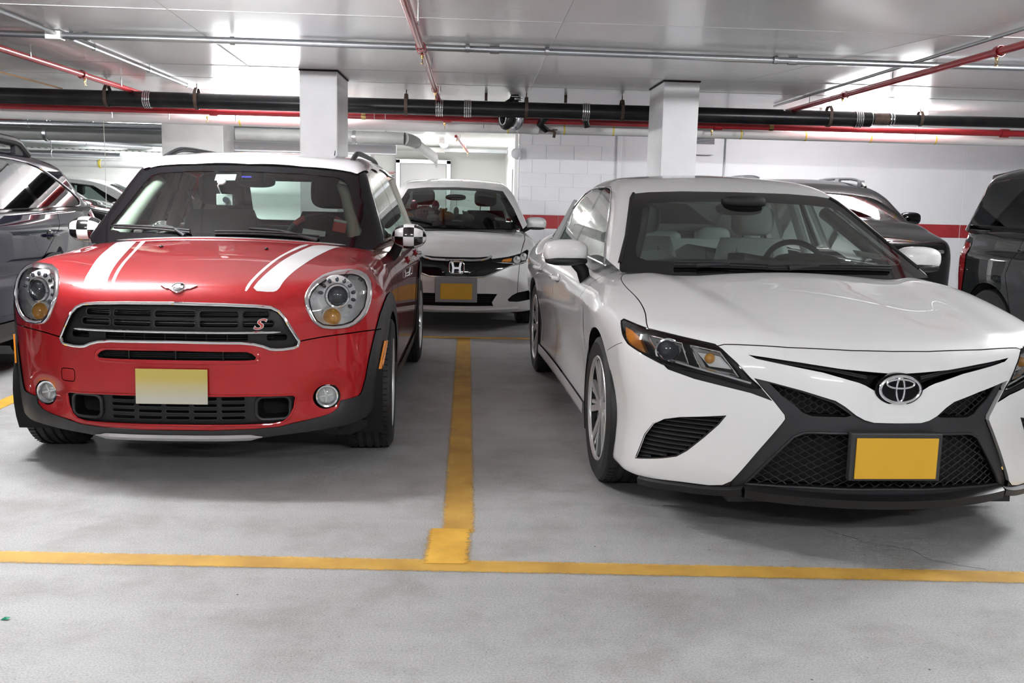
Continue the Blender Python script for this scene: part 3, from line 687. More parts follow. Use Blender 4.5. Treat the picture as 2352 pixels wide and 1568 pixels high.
ring(t, o, (-1.62, 13.3, 2.06), (1, 0, 0), .09, .05, 'steel', 'foil_band')
t = thing('beam', 'pale steel channel under the grey lagged pipe', 'beam', (-2.4, 13.9, 1.93)); MB().box((0, 0, 0), (2.6, .08, .14)).box((0, -.05, .065), (2.6, .14, .01)).box((0, -.05, -.065), (2.6, .14, .01)).build('channel', 'wall_paint', t, smooth=False)
t = thing('sprinkler_branch', 'thin red sprinkler pipe on the lift lobby ceiling', 'pipe', (-.27, 14.4, 2.18)); o = np.array((-.27, 14.4, 2.18))
MB().tube(np.array([(-.27, 14.4, 2.18), (-.12, 18.4, 2.15)]) - o, .02, 10).build('pipe_run', 'red_pipe', t)
for y in (15.5, 17.6): MB().tube(np.array([(-.27 + (y-14.4)*.0375, y, 2.16), (-.27 + (y-14.4)*.0375, y, LZ)]) - o, .006, 6).build('rod', 'galvanised', t)
for y in (14.6, 17.0, 18.35): head(t, (-.27 + (y-14.4)*.0375, y, 2.14), o); ring(t, o, (-.27 + (y-14.4)*.0375, y, 2.17), (0, 1, 0), .03, .06, 'red_pipe', 'tee_fitting', 1, 12)
t = thing('ceiling_lamp', 'round bright bulkhead lamp on the lobby ceiling', 'lamp', (-.72, 15.8, LZ)); MB().ellipsoid((0, 0, -.06), (.09, .16, .06)).build('lens', 'lamp_lens', t); MB().lathe([(0, 0), (.1, 0), (.1, -.02), (0, -.02)], (0, 0, 1), (0, 0, 0), 24).build('base', 'fixture_white', t)
t = thing('conduit', 'white conduit box along the lobby ceiling edge', 'conduit', (-.4, 19.0, 2.2)); MB().box((.35, 0, 0), (1.4, .10, .06)).build('duct', 'galvanised', t, smooth=False); MB().box((-.42, 0, -.01), (.5, .3, .08)).build('panel_box', 'fixture_white', t, smooth=False)
t = thing('wall_lamp', 'small grey rounded lamp on the corner of the block wall', 'lamp', (.60, 13.95, 1.93)); MB().ellipsoid((0, -.02, 0), (.075, .06, .075)).build('shade', 'wall_paint', t); MB().box((.05, 0, 0), (.03, .10, .16), bev=.005).build('back_plate', 'wall_paint', t, smooth=False)
t = thing('conduit', 'thin upright conduit on the lobby wall edge', 'conduit', (.60, 15.2, 0)); MB().tube([(0, 0, .4), (0, 0, 1.75)], .02, 8).build('pipe_run', 'galvanised', t)
t = thing('litter', 'tiny green scrap lying on the floor at lower left', 'litter', (-1.36, 2.74, 0)); mesh('scrap', [(-.012, -.006, .002), (.01, -.008, .003), (.013, .006, .006), (-.008, .007, .003), (0, 0, .009)], [(0, 1, 4), (1, 2, 4), (2, 3, 4), (3, 0, 4)], 'leaf_green', t)

# hairline crack in the floor, right
ck = [(1.40, 3.62), (1.52, 3.46), (1.66, 3.39), (1.70, 3.27), (1.83, 3.20), (1.93, 3.13), (2.02, 3.03), (2.2, 2.9)]
cp = resamp(np.array(ck), .05, False); cp[1:-1] += np.random.RandomState(3).uniform(-.008, .008, (len(cp)-2, 2)); rb_ = ribbon(cp, .004); n_ = len(cp)
o = mesh('floor_crack', [(p[0], p[1], .0015) for p in rb_], [(i, i+1, 2*n_-2-i, 2*n_-1-i) for i in range(n_-1)], 'print_grey'); tag(o, 'thin crack in the concrete in front of the white sedan', 'crack')
# ---------------------------------------------------------------- shared car materials and parts
def paint(name, col, metal=.0, rough=.35, flake=None, coat=1.0, spec=.5):
    m = pmat(name, col, rough, metal, coat, spec, coat_r=.02)
    return m
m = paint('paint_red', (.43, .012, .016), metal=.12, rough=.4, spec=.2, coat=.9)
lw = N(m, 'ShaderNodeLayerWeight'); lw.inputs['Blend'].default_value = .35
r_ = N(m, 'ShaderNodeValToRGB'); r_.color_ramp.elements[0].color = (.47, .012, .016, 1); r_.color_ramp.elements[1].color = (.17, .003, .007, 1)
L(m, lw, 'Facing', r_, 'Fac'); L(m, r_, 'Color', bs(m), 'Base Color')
paint('paint_white', (.84, .84, .84), rough=.4); paint('paint_white_roof', (.82, .82, .84), rough=.3); paint('paint_pearl', (.74, .74, .735), metal=.1, rough=.35)
paint('paint_navy', (.0075, .008, .024), rough=.5, spec=.05, coat=1.); paint('paint_grey', (.013, .016, .0175), rough=.5, spec=.05, coat=1.); paint('paint_black', (.002, .002, .0025), rough=.5, spec=.0, coat=.8)
pmat('gloss_black', (.003, .003, .004), .05, spec=.4); pmat('plastic_black', (.009, .009, .010), .45, spec=.4); pmat('plastic_dark', (.024, .025, .027), .42, spec=.4)
pmat('plastic_clad', (.022, .023, .025), .42, spec=.5); pmat('rubber', (.017, .017, .017), .62); pmat('void', (.004, .004, .004), .9)  # void: near-black fill that paints the dark into openings and hollows
pmat('skid_silver', (.55, .55, .56), .35, metal=.4); pmat('chrome', (.82, .82, .84), .07, metal=1.); pmat('satin_silver', (.60, .60, .61), .28, metal=1.); pmat('alloy', (.80, .80, .80), .28, metal=.7)
pmat('reflector', (.90, .90, .91), .25, metal=.25, coat=.6); pmat('stripe_white', (.80, .80, .80), .35, coat=1.)
pmat('amber', (.85, .27, .01), .15, coat=1., spec=.6); pmat('amber_clear', (.88, .40, .06), .15, coat=1.); pmat('tail_red', (.45, .01, .015), .12, coat=1.)
pmat('lens_dark', (.05, .06, .08), .05, coat=1.); pmat('bulb_white', (.85, .85, .85), .2, coat=1.)
glassmat('clear_cover', (.95, .96, .96), 1.0); glassmat('glass', (.70, .80, .76), 1.15); glassmat('glass_side', (.50, .58, .56), 1.3); glassmat('glass_dark', (.06, .065, .07), 1.1); glassmat('glass_blue', (.52, .62, .66), 1.3)
pmat('seat_black', (.014, .014, .015), .6); pmat('seat_grey', (.34, .35, .34), .5); pmat('seat_seam', (.16, .16, .16), .6); pmat('trim_cream', (.62, .62, .54), .6); pmat('trim_grey', (.36, .37, .36), .6); pmat('dash_black', (.012, .012, .013), .6); pmat('dash_grey', (.06, .065, .065), .6)
pmat('leather_red', (.38, .03, .03), .45); pmat('plate_yellow', (.62, .52, .17), .45); pmat('plate_amber', (.72, .40, .02), .45); pmat('plate_frame', (.03, .03, .03), .5)
pmat('check_white', (.80, .80, .80), .15, coat=1.); pmat('sticker_red', (.62, .07, .05), .5); pmat('sticker_white', (.72, .74, .72), .5); pmat('screen_blue', (.05, .04, .35), .3, emit=(.08, .06, .9), es=.35)
m = pmat('plate_fade', (.6, .5, .2), .45); tc = N(m, 'ShaderNodeTexCoord'); sx = N(m, 'ShaderNodeSeparateXYZ'); L(m, tc, 'Generated', sx, 'Vector'); rr = N(m, 'ShaderNodeValToRGB')
rr.color_ramp.elements[0].position = .15; rr.color_ramp.elements[0].color = (.62, .60, .50, 1); rr.color_ramp.elements[1].position = .75; rr.color_ramp.elements[1].color = (.62, .50, .12, 1); L(m, sx, 'Y', rr, 'Fac'); L(m, rr, 'Color', bs(m), 'Base Color')
m = pmat('checker', (.8, .8, .8), .12, coat=1.)
tc = N(m, 'ShaderNodeTexCoord'); uvm = N(m, 'ShaderNodeAttribute', attribute_name='chk'); L(m, uvm, 'Fac', bs(m), 'Base Color')

def car_root(name, label, pose):
    cx, cy, psi = pose
    return thing(name, label, 'car', (cx, cy, 0), psi - math.pi/2)

def wheel(parent, c, side, R, W, rim_r, style='multi', steer=0.):
    """c: axle point at the tyre centre plane; side +1 = left (+y)"""
    t = bpy.data.objects.new('wheel', None); COL.objects.link(t); t.parent = parent; t.location = c; t.rotation_euler = (0, 0, steer); t.empty_display_size = .1
    s = side; w = W/2
    prof = [(rim_r*.97, -w*.85), (rim_r*1.02, -w*.97), (R*.90, -w*1.02), (R*.965, -w*.92), (R*.99, -w*.78)]
    gx = [-.52, -.18, .18, .52]
    for g in gx: prof += [(R, w*(g-.07)), (R-.007, w*(g-.05)), (R-.007, w*(g+.05)), (R, w*(g+.07))]
    prof += [(R*.99, w*.78), (R*.965, w*.92), (R*.90, w*1.02), (rim_r*1.02, w*.97), (rim_r*.97, w*.85)]
    MB().lathe(prof, (0, 1, 0), (0, 0, 0), 64).build('tyre', 'rubber', t, sharp=28)
    # tread sipes: short dark blocks on the shoulder
    b = MB()
    for k in range(72):
        a = 2*math.pi*k/72
        for sg in (-1, 1):
            b.box((math.cos(a)*(R-.001), sg*w*.68, math.sin(a)*(R-.001)), (.004, w*.30, .0035), roty(-a+math.pi/2))
    b.build('tread_sipes', 'void', t, smooth=False)['kind'] = 'stuff'
    y1 = s*w*.86
    MB().lathe([(rim_r*1.0, s*w*.95), (rim_r*.985, s*w*.99), (rim_r*.95, s*w*.93), (rim_r*.94, s*w*.85)], (0, 1, 0), (0, 0, 0), 64).build('rim_lip', 'alloy', t)
    MB().lathe([(rim_r*.94, s*w*.86), (rim_r*.92, s*w*.5), (rim_r*.90, -s*w*.6), (rim_r*.97, -s*w*.9)], (0, 1, 0), (0, 0, 0), 64).build('rim_barrel', 'plastic_black' if style == 'camry' else 'satin_silver', t)
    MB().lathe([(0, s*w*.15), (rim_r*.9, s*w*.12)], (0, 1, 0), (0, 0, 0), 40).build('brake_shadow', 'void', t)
    def spoke(a0, a1, r0, r1, w0, w1, mat, d0, d1, nm='spoke'):
        p0 = np.array((math.cos(a0)*r0, 0, math.sin(a0)*r0)); p1 = np.array((math.cos(a1)*r1, 0, math.sin(a1)*r1)); d = p1-p0; n = np.array((-d[2], 0, d[0])); n /= np.linalg.norm(n)
        q = [p0+n*w0/2+(0, s*d0, 0), p0-n*w0/2+(0, s*d0, 0), p1-n*w1/2+(0, s*d1, 0), p1+n*w1/2+(0, s*d1, 0)]
        return q
    def solid(b, q, th): q = np.array(q); b.prism(q, (0, -s*th, 0))
    if style == 'camry':
        for k in range(5):
            a = math.pi/2 + 2*math.pi*k/5 + .25; b = MB(); bd = MB()
            for off in (-.30, .30):
                solid(b, spoke(a+off*.25, a+off, .035, rim_r*.955, .030, .030, 'alloy', w*.80, w*.90), .02)
            b.build('spoke', 'alloy', t, smooth=False)
            for off in (-.13, .13): solid(bd, spoke(a+off*.5, a+off, .07, rim_r*.95, .010, .018, 'alloy', w*.70, w*.84), .03)
            bd.build('spoke_web', 'alloy', t, smooth=False)
            bk = MB()
            for off in (-.21, .21, .5): solid(bk, spoke(a+off*.6, a+off, .08, rim_r*.95, .012, .03, 'x', w*.58, w*.74), .03)
            bk.build('dark_web', 'gloss_black', t, smooth=False)
    else:
        n = 5 if style == 'five' else 10
        for k in range(n):
            a = math.pi/2 + 2*math.pi*k/n; b = MB(); solid(b, spoke(a, a, .03, rim_r*.955, .05 if n == 5 else .026, .06 if n == 5 else .03, 'alloy', w*.72, w*.88), .025); b.build('spoke', 'alloy', t, smooth=False)
    MB().lathe([(0, s*w*.86), (.028, s*w*.86), (.033, s*w*.82), (.06, s*w*.78), (.065, s*w*.6)], (0, 1, 0), (0, 0, 0), 24).build('hub_cap', 'alloy', t)
    return t

def seat(parent, c, mat, w=.50, hr=True, h=.62, lean=.25, head=(.26, .10, .19), hz=.14, seam=None, posts=True, rear=False):
    """seat with cushion, backrest and headrest; faces +x"""
    t = bpy.data.objects.new('seat', None); COL.objects.link(t); t.parent = parent; t.location = c; t.empty_display_size = .1
    MB().box((.08, 0, .06), (.50, w, .16), bev=.05).build('cushion', mat, t)
    # backrest: loft of rounded sections
    V = []; n = 20; F = []
    zs = np.linspace(0, 1, 10)
    for z in zs:
        ww = w/2*(1.0 - .18*max(0, (z-.65)/.35)**2); th = .075*(1 - .45*z**3)
        for k in range(n):
            a = 2*math.pi*k/n; f = lambda v: math.copysign(abs(v)**.5, v)
            V.append((-.17 - lean*z*h*.6 + th*f(math.cos(a)), ww*f(math.sin(a)), .10 + z*h))
    F = [(i*n+k, i*n+(k+1) % n, (i+1)*n+(k+1) % n, (i+1)*n+k) for i in range(9) for k in range(n)] + [tuple(range(9*n, 10*n))]
    MB().add(V, F).build('backrest', mat, t)
    tx = -.17 - lean*h*.6; tz = .10 + h
    if seam:
        for yy_ in (-w*.24, w*.24):
            MB().tube([(tx*.62 + .05 + .0, yy_, tz - .36), (tx*.86 + .058, yy_, tz - .15), (tx + .035, yy_*.95, tz - .01)], .004, 6).build('seam', seam, t)
    if hr:
        MB().ellipsoid((tx - .01, 0, tz + hz), (head[1]/2, head[0]/2, head[2]/2), seg=24, rings=14, e=.55).build('headrest', mat, t)
        if posts:
            for s in (-1, 1): MB().tube([(tx, s*.06, tz - .03), (tx, s*.06, tz + hz)], .006, 8).build('headrest_post', 'chrome', t)
    return t

def steering(parent, c, r=.18, tilt=.45, mats=('seat_black', 'seat_black')):
    t = bpy.data.objects.new('steering_wheel', None); COL.objects.link(t); t.parent = parent; t.location = c; t.rotation_euler = (0, -tilt, 0); t.empty_display_size = .1
    A = np.linspace(0, 2*math.pi, 49)
    seg = [(.15, .35), (.35, .65)]
    rim = lambda a0, a1, mat, nm: MB().tube([(0, r*math.cos(a), r*math.sin(a)) for a in np.linspace(a0, a1, 24)], .016, 10).build(nm, mat, t)
    rim(-.3, math.pi*.22, mats[0], 'rim_grip'); rim(math.pi*.22, math.pi*.34, mats[1], 'rim_accent'); rim(math.pi*.34, math.pi*.66, mats[0], 'rim_grip')
    rim(math.pi*.66, math.pi*.78, mats[1], 'rim_accent'); rim(math.pi*.78, math.pi*2 - .3, mats[0], 'rim_grip')
    MB().ellipsoid((-.02, 0, -.01), (.04, .075, .065), e=.7).build('hub', 'dash_black', t)
    for a in (0.05, math.pi-.05, -math.pi/2): MB().box((-.01, r*.6*math.cos(a), r*.6*math.sin(a)), (.02, .04 if abs(math.cos(a)) < .5 else r*.8, r*.8 if abs(math.cos(a)) < .5 else .035)).build('spoke', 'satin_silver', t, smooth=False)
    return t

def wiper(parent, pts_blade, arm, nm='wiper'):
    t = bpy.data.objects.new(nm, None); COL.objects.link(t); t.parent = parent; t.empty_display_size = .05
    P = np.array(pts_blade, float)
    MB().tube(P, .008, 8).tube(P + (0.004, 0, .012), .005, 8).build('blade', 'plastic_dark', t)
    MB().tube(arm, [.007]*(len(arm)-1) + [.012], 8).build('arm', 'plastic_dark', t)
    return t
def decal(name, chart, field, poly, mat, parent, push=-.002, step=.02): return shell_patch(name, chart, field, lift(chart, field, poly, step), step, mat, parent, push)
def circle3(c, r, n, rx=None, rot=0.): rx = rx or r; a = np.linspace(0, 2*math.pi, n, endpoint=False); return np.stack([c[0] + rx*np.cos(a)*math.cos(rot) - r*np.sin(a)*math.sin(rot), c[1] + rx*np.cos(a)*math.sin(rot) + r*np.sin(a)*math.cos(rot)], 1)
# ---------------------------------------------------------------- red hatchback: body surface (car axes: x nose, y left, z up, origin under front axle)
_mHt = pc([.80, .74, .66, .5, .3, .08, -.2, -.5, -3.4], [.775, .812, .855, .915, .962, .998, 1.03, 1.04, 1.06])
_mW = pc([.8, .5, .3, 0, -.5, -1.3, -2.6, -3.1, -3.4], [.80, .84, .856, .864, .862, .865, .866, .84, .78])
_mD = pc([.1, .2, .35, .55, .75, .9, 1.0, 1.1], [.06, .03, .008, 0, .006, .03, .07, .12])
_mF = pc([.1, .15, .2, .3, .55, .7, .8, .9], [.66, .70, .712, .722, .722, .728, .735, .74])
_mRoof = pc([-.6, -.75, -1.0, -1.5, -2.2, -2.8, -3.1], [1.44, 1.462, 1.495, 1.522, 1.52, 1.49, 1.46])
def mini_low(P):
    x, a, z = P[:, 0], np.abs(P[:, 1]), P[:, 2]
    side = a - (_mW(x) - _mD(z))
    top = z - (_mHt(x) - .10*a*a)
    # bonnet bulge over the headlamps
    top = (top - .035*bump(x, .34, .26)*bump(a, .76, .17)) * .92
    fr = x - (_mF(z) - .52*a**2.6 )
    fr = fr + .030*bump(a, .615, .085)*bump(z, .362, .065)
    rear = -x - 3.36 + .15*a*a + .35*np.maximum(z - .7, 0)
    bot = .17 - z
    f = smax(side - .012*bump(x, .40, .25)*bump(z, .74, .2), top, .13)
    f = smax(f, fr, .15)
    f = smax(f, rear, .2)
    return smax(f, bot, .05)
def mini_cab(P):
    x, a, z = P[:, 0], np.abs(P[:, 1]), P[:, 2]
    ws = .631*(x + .215 + .30*a*a) + .777*(z - 1.03)
    roof = z - (_mRoof(x) - .085*a*a)
    side = (a - (.80 - .40*(z - 1.0) - .02*sstep(-.2, -.9, -x)*0)) * .93
    rear = .5*(-x - 3.22 + .1*a*a) + .28*(z - 1.0)
    f = smax(ws, side, .05)
    f = smax(f, roof, .07)
    f = smax(f, rear, .1)
    return smax(f, .6 - z, .05)
def mini_field(P): return smin(mini_low(P), mini_cab(P), .015)
# ---------------------------------------------------------------- red hatchback
car = car_root('hatchback_car', 'red hatchback with white roof, white bonnet stripes and chequered mirrors', (-1.266, 4.83, 0.0))
f = mini_field
FLo = lambda pts, step=.02, smooth=0: lift(FRONT, f, pts, step, smooth)
GR = sym([(.0, .791), (.21, .788), (.335, .783), (.40, .777), (.43, .762), (.454, .735), (.478, .69), (.502, .647), (.513, .627), (.507, .606), (.49, .599), (.445, .594), (.42, .594), (.395, .597), (.366, .61), (.33, .620), (.275, .626), (.0, .629)])
SLOT = sym([(0, .590), (.30, .586), (.322, .578), (.338, .562), (.333, .551), (.30, .549), (0, .549)])
LOW = sym([(0, .396), (.3, .394), (.485, .389), (.497, .378), (.49, .33), (.472, .292), (.446, .270), (.40, .262), (.30, .262), (0, .263)])
HLO = np.array([(.53, .812), (.535, .842), (.553, .876), (.586, .903), (.643, .923), (.706, .928), (.744, .922), (.777, .903), (.799, .867), (.805, .823), (.80, .778), (.786, .733), (.757, .697), (.722, .677), (.681, .671), (.635, .672), (.60, .68), (.571, .705), (.554, .737), (.538, .775)])
HLI = np.array([(.552, .811), (.559, .838), (.579, .867), (.616, .893), (.663, .907), (.718, .911), (.749, .902), (.772, .883), (.786, .85), (.786, .805), (.778, .761), (.757, .727), (.728, .70), (.693, .69), (.652, .688), (.612, .695), (.583, .717), (.568, .749), (.555, .787)])
FOG = (.62, .366)
# clad: upper edge of the black arch and lower valance, from behind the wheel round to the middle of the nose
CLAD_HALF = [(-.55, .87, .33), (-.46, .87, .38), (-.43, .87, .50), (-.36, .87, .61), (-.27, .87, .70), (-.15, .868, .765), (0, .866, .795), (.13, .862, .797), (.246, .855, .79), (.30, .848, .770), (.346, .837, .725), (.378, .821, .653), (.402, .803, .568), (.425, .786, .476), (.434, .78, .429),
             (.449, .765, .372), (.463, .754, .353), (.527, .686, .338), (.535, .674, .307), (.556, .644, .287), (.588, .591, .276), (.641, .485, .262), (.66, .43, .250), (.69, .33, .244), (.715, .144, .240), (.72, 0, .240)]
CLAD = np.vstack([np.array(CLAD_HALF), mir(np.array(CLAD_HALF))[::-1][1:], [(-.55, -.8, .0), (.2, -.9, -.05), (.9, -.5, -.1), (.95, 0, -.12), (.9, .5, -.1), (.2, .9, -.05), (-.55, .8, .0)]])
front = Sph((-.22, 0, .52), (1, 0, .42), R=1.7)
aa = np.linspace(-.735, .735, 30)
cowl = lift(TOP, mini_low, np.stack([-.195 - .27*aa*aa, aa], 1))
sd = lift(LEFT, mini_low, np.array([(-.335, .985), (-.42, .95), (-.50, .9), (-.52, .6), (-.52, .24)]))
bot = [(-.3, .86, .20), (0, .86, .30), (.335, .83, .335), (.36, .816, .29), (.417, .779, .244), (.49, .72, .228), (.555, .64, .222), (.61, .54, .217), (.66, .42, .210), (.69, .2, .190), (.70, 0, .186)]
bot = np.vstack([bot, mir(np.array(bot))[::-1][1:]])
outer = np.vstack([cowl[::-1] if cowl[0, 1] < 0 else cowl, mir(sd), bot[::-1], sd[::-1]])
outer = np.vstack([cowl, sd, bot, mir(sd)[::-1]])
wa = np.linspace(0, 2*math.pi, 40, endpoint=False)
opening = lambda x0: np.stack([x0 + .368*np.cos(wa), 0*wa + .87, .325 + .368*np.sin(wa)], 1)
seamR = np.array([(.632, .513, .627), (.584, .605, .641), (.511, .711, .649), (.383, .818, .650), (.34, .84, .65)])
scut = curve3([(-.335, .725, .999), (-.326, .764, .977), (-.301, .797, .941), (-.259, .824, .898), (-.216, .847, .849), (-.18, .858, .815), (-.12, .862, .785)], 12)
rib = lambda P, w=.0055: ribbon(front.fwd(np.asarray(P, float)), w)
STW = np.array([(.632, .31), (.569, .326), (.415, .352), (.199, .383), (-.015, .421), (-.20, .455), (-.26, .58), (-.17, .557), (.042, .520), (.275, .483), (.456, .447), (.56, .43), (.605, .42), (.622, .395)])
STT = np.array([(.638, .279), (.561, .293), (.415, .314), (.233, .336), (.033, .366), (-.17, .40), (-.19, .433), (.025, .386), (.212, .353), (.422, .329), (.566, .307), (.638, .293)])
feats = []
for s in (1, -1):
    M_ = (lambda P: P) if s == 1 else mir
    feats += [dict(name='x', poly=M_(opening(0)), skip=1, mat=None), dict(name='x', poly=M_(FLo(HLO)), skip=1, mat=None, step=.012), dict(name='x', poly=M_(FLo(circle3(FOG, .056, 28))), skip=1, mat=None)]
feats += [dict(name='x', poly=FLo(P), skip=1, mat=None, step=.01) for P in (GR, SLOT, LOW)]
for s in (1, -1):
    M_ = (lambda P: P) if s == 1 else mir
    feats += [dict(name='x', poly=rib(M_(seamR)), skip=1, mat=None), dict(name='x', poly=rib(M_(scut), .012), skip=1, mat=None)]
tow = FLo(rrect(-.52, -.452, .436, .492, .014))
feats += [dict(name='x', poly=rib(np.vstack([tow, tow[:1]]), .004), skip=1, mat=None)]
feats += [dict(name='cladding', poly=CLAD, mat='plastic_clad', push=-.006, label='black plastic wheel arch and valance cladding')]
for s in (1, -1):
    M_ = (lambda P: P) if s == 1 else mir
    for P in (STW, STT): feats += [dict(name='bonnet_stripe', poly=M_(lift(TOP, mini_low, P, .02, 1)), mat='stripe_white', push=-.0006, step=.012, label='white racing stripe')]
bp_ = np.vstack([seamR, mir(seamR)[::-1], [(.2, -1.2, .4), (.2, -1.1, -.2), (.9, 0, -.5), (.2, 1.1, -.2), (.2, 1.2, .4)]])
feats += [dict(name='front_bumper', poly=bp_, mat='paint_red')]
sc_ = np.vstack([scut, [(-.2, .9, .7), (-.7, .95, .7), (-.7, .85, 1.05), (-.36, .74, 1.02)]])
for s in (1, -1): feats += [dict(name='side_scuttle', poly=sc_ if s == 1 else mir(sc_), mat='paint_red')]
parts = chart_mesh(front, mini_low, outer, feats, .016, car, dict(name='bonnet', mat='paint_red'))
seam3 = lift(FRONT, f, np.array([(.513, .627), (.605, .641), (.711, .649), (.80, .649)]), .03, closed=False)

# ---- near-black box filling the hollow body so openings stay dark, wheels
MB().box((-1.35, 0, .50), (3.5, 1.22, .60)).box((.30, 0, .52), (.36, 1.0, .50)).build('dark_filler', 'void', car, smooth=False)
MB().box((-1.4, 0, .20), (3.6, 1.3, .06)).build('underbody', 'plastic_black', car, smooth=False)  # plain dark box put in to block light from below
for (x, st) in ((0, .05), (-2.595, 0)):
    for s in (1, -1):
        wheel(car, (x, s*.763, .33), s, .33, .225, .225, 'ten', st)
        a = np.linspace(-.5, math.pi+.5, 24); A = np.stack([x + .372*np.cos(a), 0*a + s*.855, .325 + .372*np.sin(a)], 1); MB().strip(A, A - (0, s*.26, 0), False).build('wheel_well', 'void', car)

# ---- grille
def grille_panel(outl, holes, push, mat, name, spacing=.02):
    return chart_mesh(FRONT, f, resamp(outl, .015), [dict(name='x', poly=h, skip=1, mat=None, step=.008) for h in holes], spacing, car, dict(name=name, mat=mat, push=push))
g3 = lift(FRONT, f, GR, .015); gi = polar(GR, (0, .70), 160); 
n3 = grad(f, g3)
trim_tube('grille_surround', g3 + n3*.001, .0075, 'chrome', car, label='chrome grille surround')
cells = []
for (y0, y1) in ((-.088, .088), (.102, .268), (.283, .395)):
    cells.append(rrect(y0, y1, .733, .767, .012)); cells.append(rrect(y0, y1 + (.02 if y1 > .3 else 0), .690, .724, .012))
cells += [rrect(.385, .468, .631, .658, .010)]
for k in range(4): cells.append(rrect(-.042 + k*.088 if k else -.042, .042 + k*.088, .634, .659, .003))
allc = cells + [mir(c)[::-1] for c in cells if c[:, 0].min() > 0]
grille_panel(GR, allc, .018, 'plastic_black', 'grille_panel')
flange('grille_flange', g3, (-.03, 0, 0), 'void', car)
shell_patch('grille_backing', FRONT, f, g3, .05, 'void', car, shift=(-.075, 0, 0))
for c in allc:
    if c[:, 1].min() > .68: 
        c3 = lift(FRONT, f, c, .012); trim_tube('cell_frame', c3 - grad(f, c3)*.017, .0028, 'plastic_dark', car, seg=6)
for z in (.705, .712, .742, .75, .757, .698, .64, .65): 
    yy_ = np.linspace(-.40, .40, 17); P = lift(FRONT, f, np.stack([yy_, 0*yy_ + z], 1)); MB().tube(P - (.045, 0, 0), .0022, 6).build('radiator_fin', 'satin_silver' if z in (.705, .75, .742) else 'plastic_dark', car)
yy_ = np.linspace(-.44, .44, 31); P = lift(FRONT, f, np.stack([yy_, .672 - .012*(yy_/.44)**2*0 + 0*yy_], 1)); MB().tube(P + (.006, 0, 0), np.r_[.002, np.full(29, .006), .002], 8).build('grille_bar', 'chrome', car, label='chrome bar across the grille')
sp, sn = lift(FRONT, f, np.array([(.345, .705)])), (1, .1, 0.05)
o = text_mesh('grille_badge', 'S', .066, 'check_white', car, (0, 0, 0), 0, 0, 0, .002, .0022, shear=.45, sx=1.35); put(o, sp[0], sn, off=-.004)
o = text_mesh('grille_badge', 'S', .066, 'sticker_red', car, (0, 0, 0), 0, 0, 0, .003, -.0006, shear=.45, sx=1.35); put(o, sp[0], sn, off=-.0025)
# slot and lower intake
s3 = lift(FRONT, f, SLOT, .012); flange('slot_lip', s3, (-.022, 0, -.002), 'plastic_black', car, .97); shell_patch('slot_backing', FRONT, f, s3, .05, 'void', car, shift=(-.04, 0, 0))
for z in (.558, .566, .574): 
    yy_ = np.linspace(-.30, .30, 13); P = lift(FRONT, f, np.stack([yy_, 0*yy_ + z], 1)); MB().tube(P - (.03, 0, 0), .002, 6).build('slot_fin', 'plastic_dark', car)
for y in (-.20, 0, .20): P = lift(FRONT, f, np.array([(y, .55), (y, .588)])); MB().box(P.mean(0) - (.02, 0, 0), (.02, .006, .036)).build('slot_divider', 'plastic_black', car, smooth=False)
# rounded red lip round the slot
sl = lift(FRONT, f, sym([(0, .598), (.31, .594), (.338, .582), (.352, .562), (.345, .544), (.31, .536), (0, .535)]), .012, 1); trim_tube('slot_rim', sl - grad(f, sl)*.005, .0075, 'paint_red', car)
l3 = lift(FRONT, f, LOW, .015); ducts = [rrect(.333, .472, .282, .384, .03), mir(rrect(.333, .472, .282, .384, .03))[::-1]]
hexs = []
for r_, (z0, z1) in enumerate(((.368, .386), (.340, .357), (.313, .329), (.284, .301))):
    for k in range(-2, 3): hexs.append(rrect(k*.118 - .052, k*.118 + .052, z0, z1, .009, 2))
hexs = [h for h in hexs]
grille_panel(LOW, ducts + hexs, .02, 'plastic_black', 'intake_panel')
flange('intake_flange', l3, (-.03, 0, 0), 'plastic_black', car); shell_patch('intake_backing', FRONT, f, l3, .05, 'void', car, shift=(-.12, 0, 0))
trim_tube('intake_rim', l3, .005, 'paint_red', car)
for d_ in ducts:
    d3 = lift(FRONT, f, d_, .012); trim_tube('duct_frame', d3 - (.014, 0, 0), .008, 'plastic_dark', car); flange('duct', d3 - (.018, 0, 0), (-.09, 0, 0), 'plastic_black', car, .85)
for h in hexs: 
    h3 = lift(FRONT, f, h, .012); trim_tube('intake_frame', h3 - (.019, 0, 0), .002, 'plastic_dark', car, seg=6)
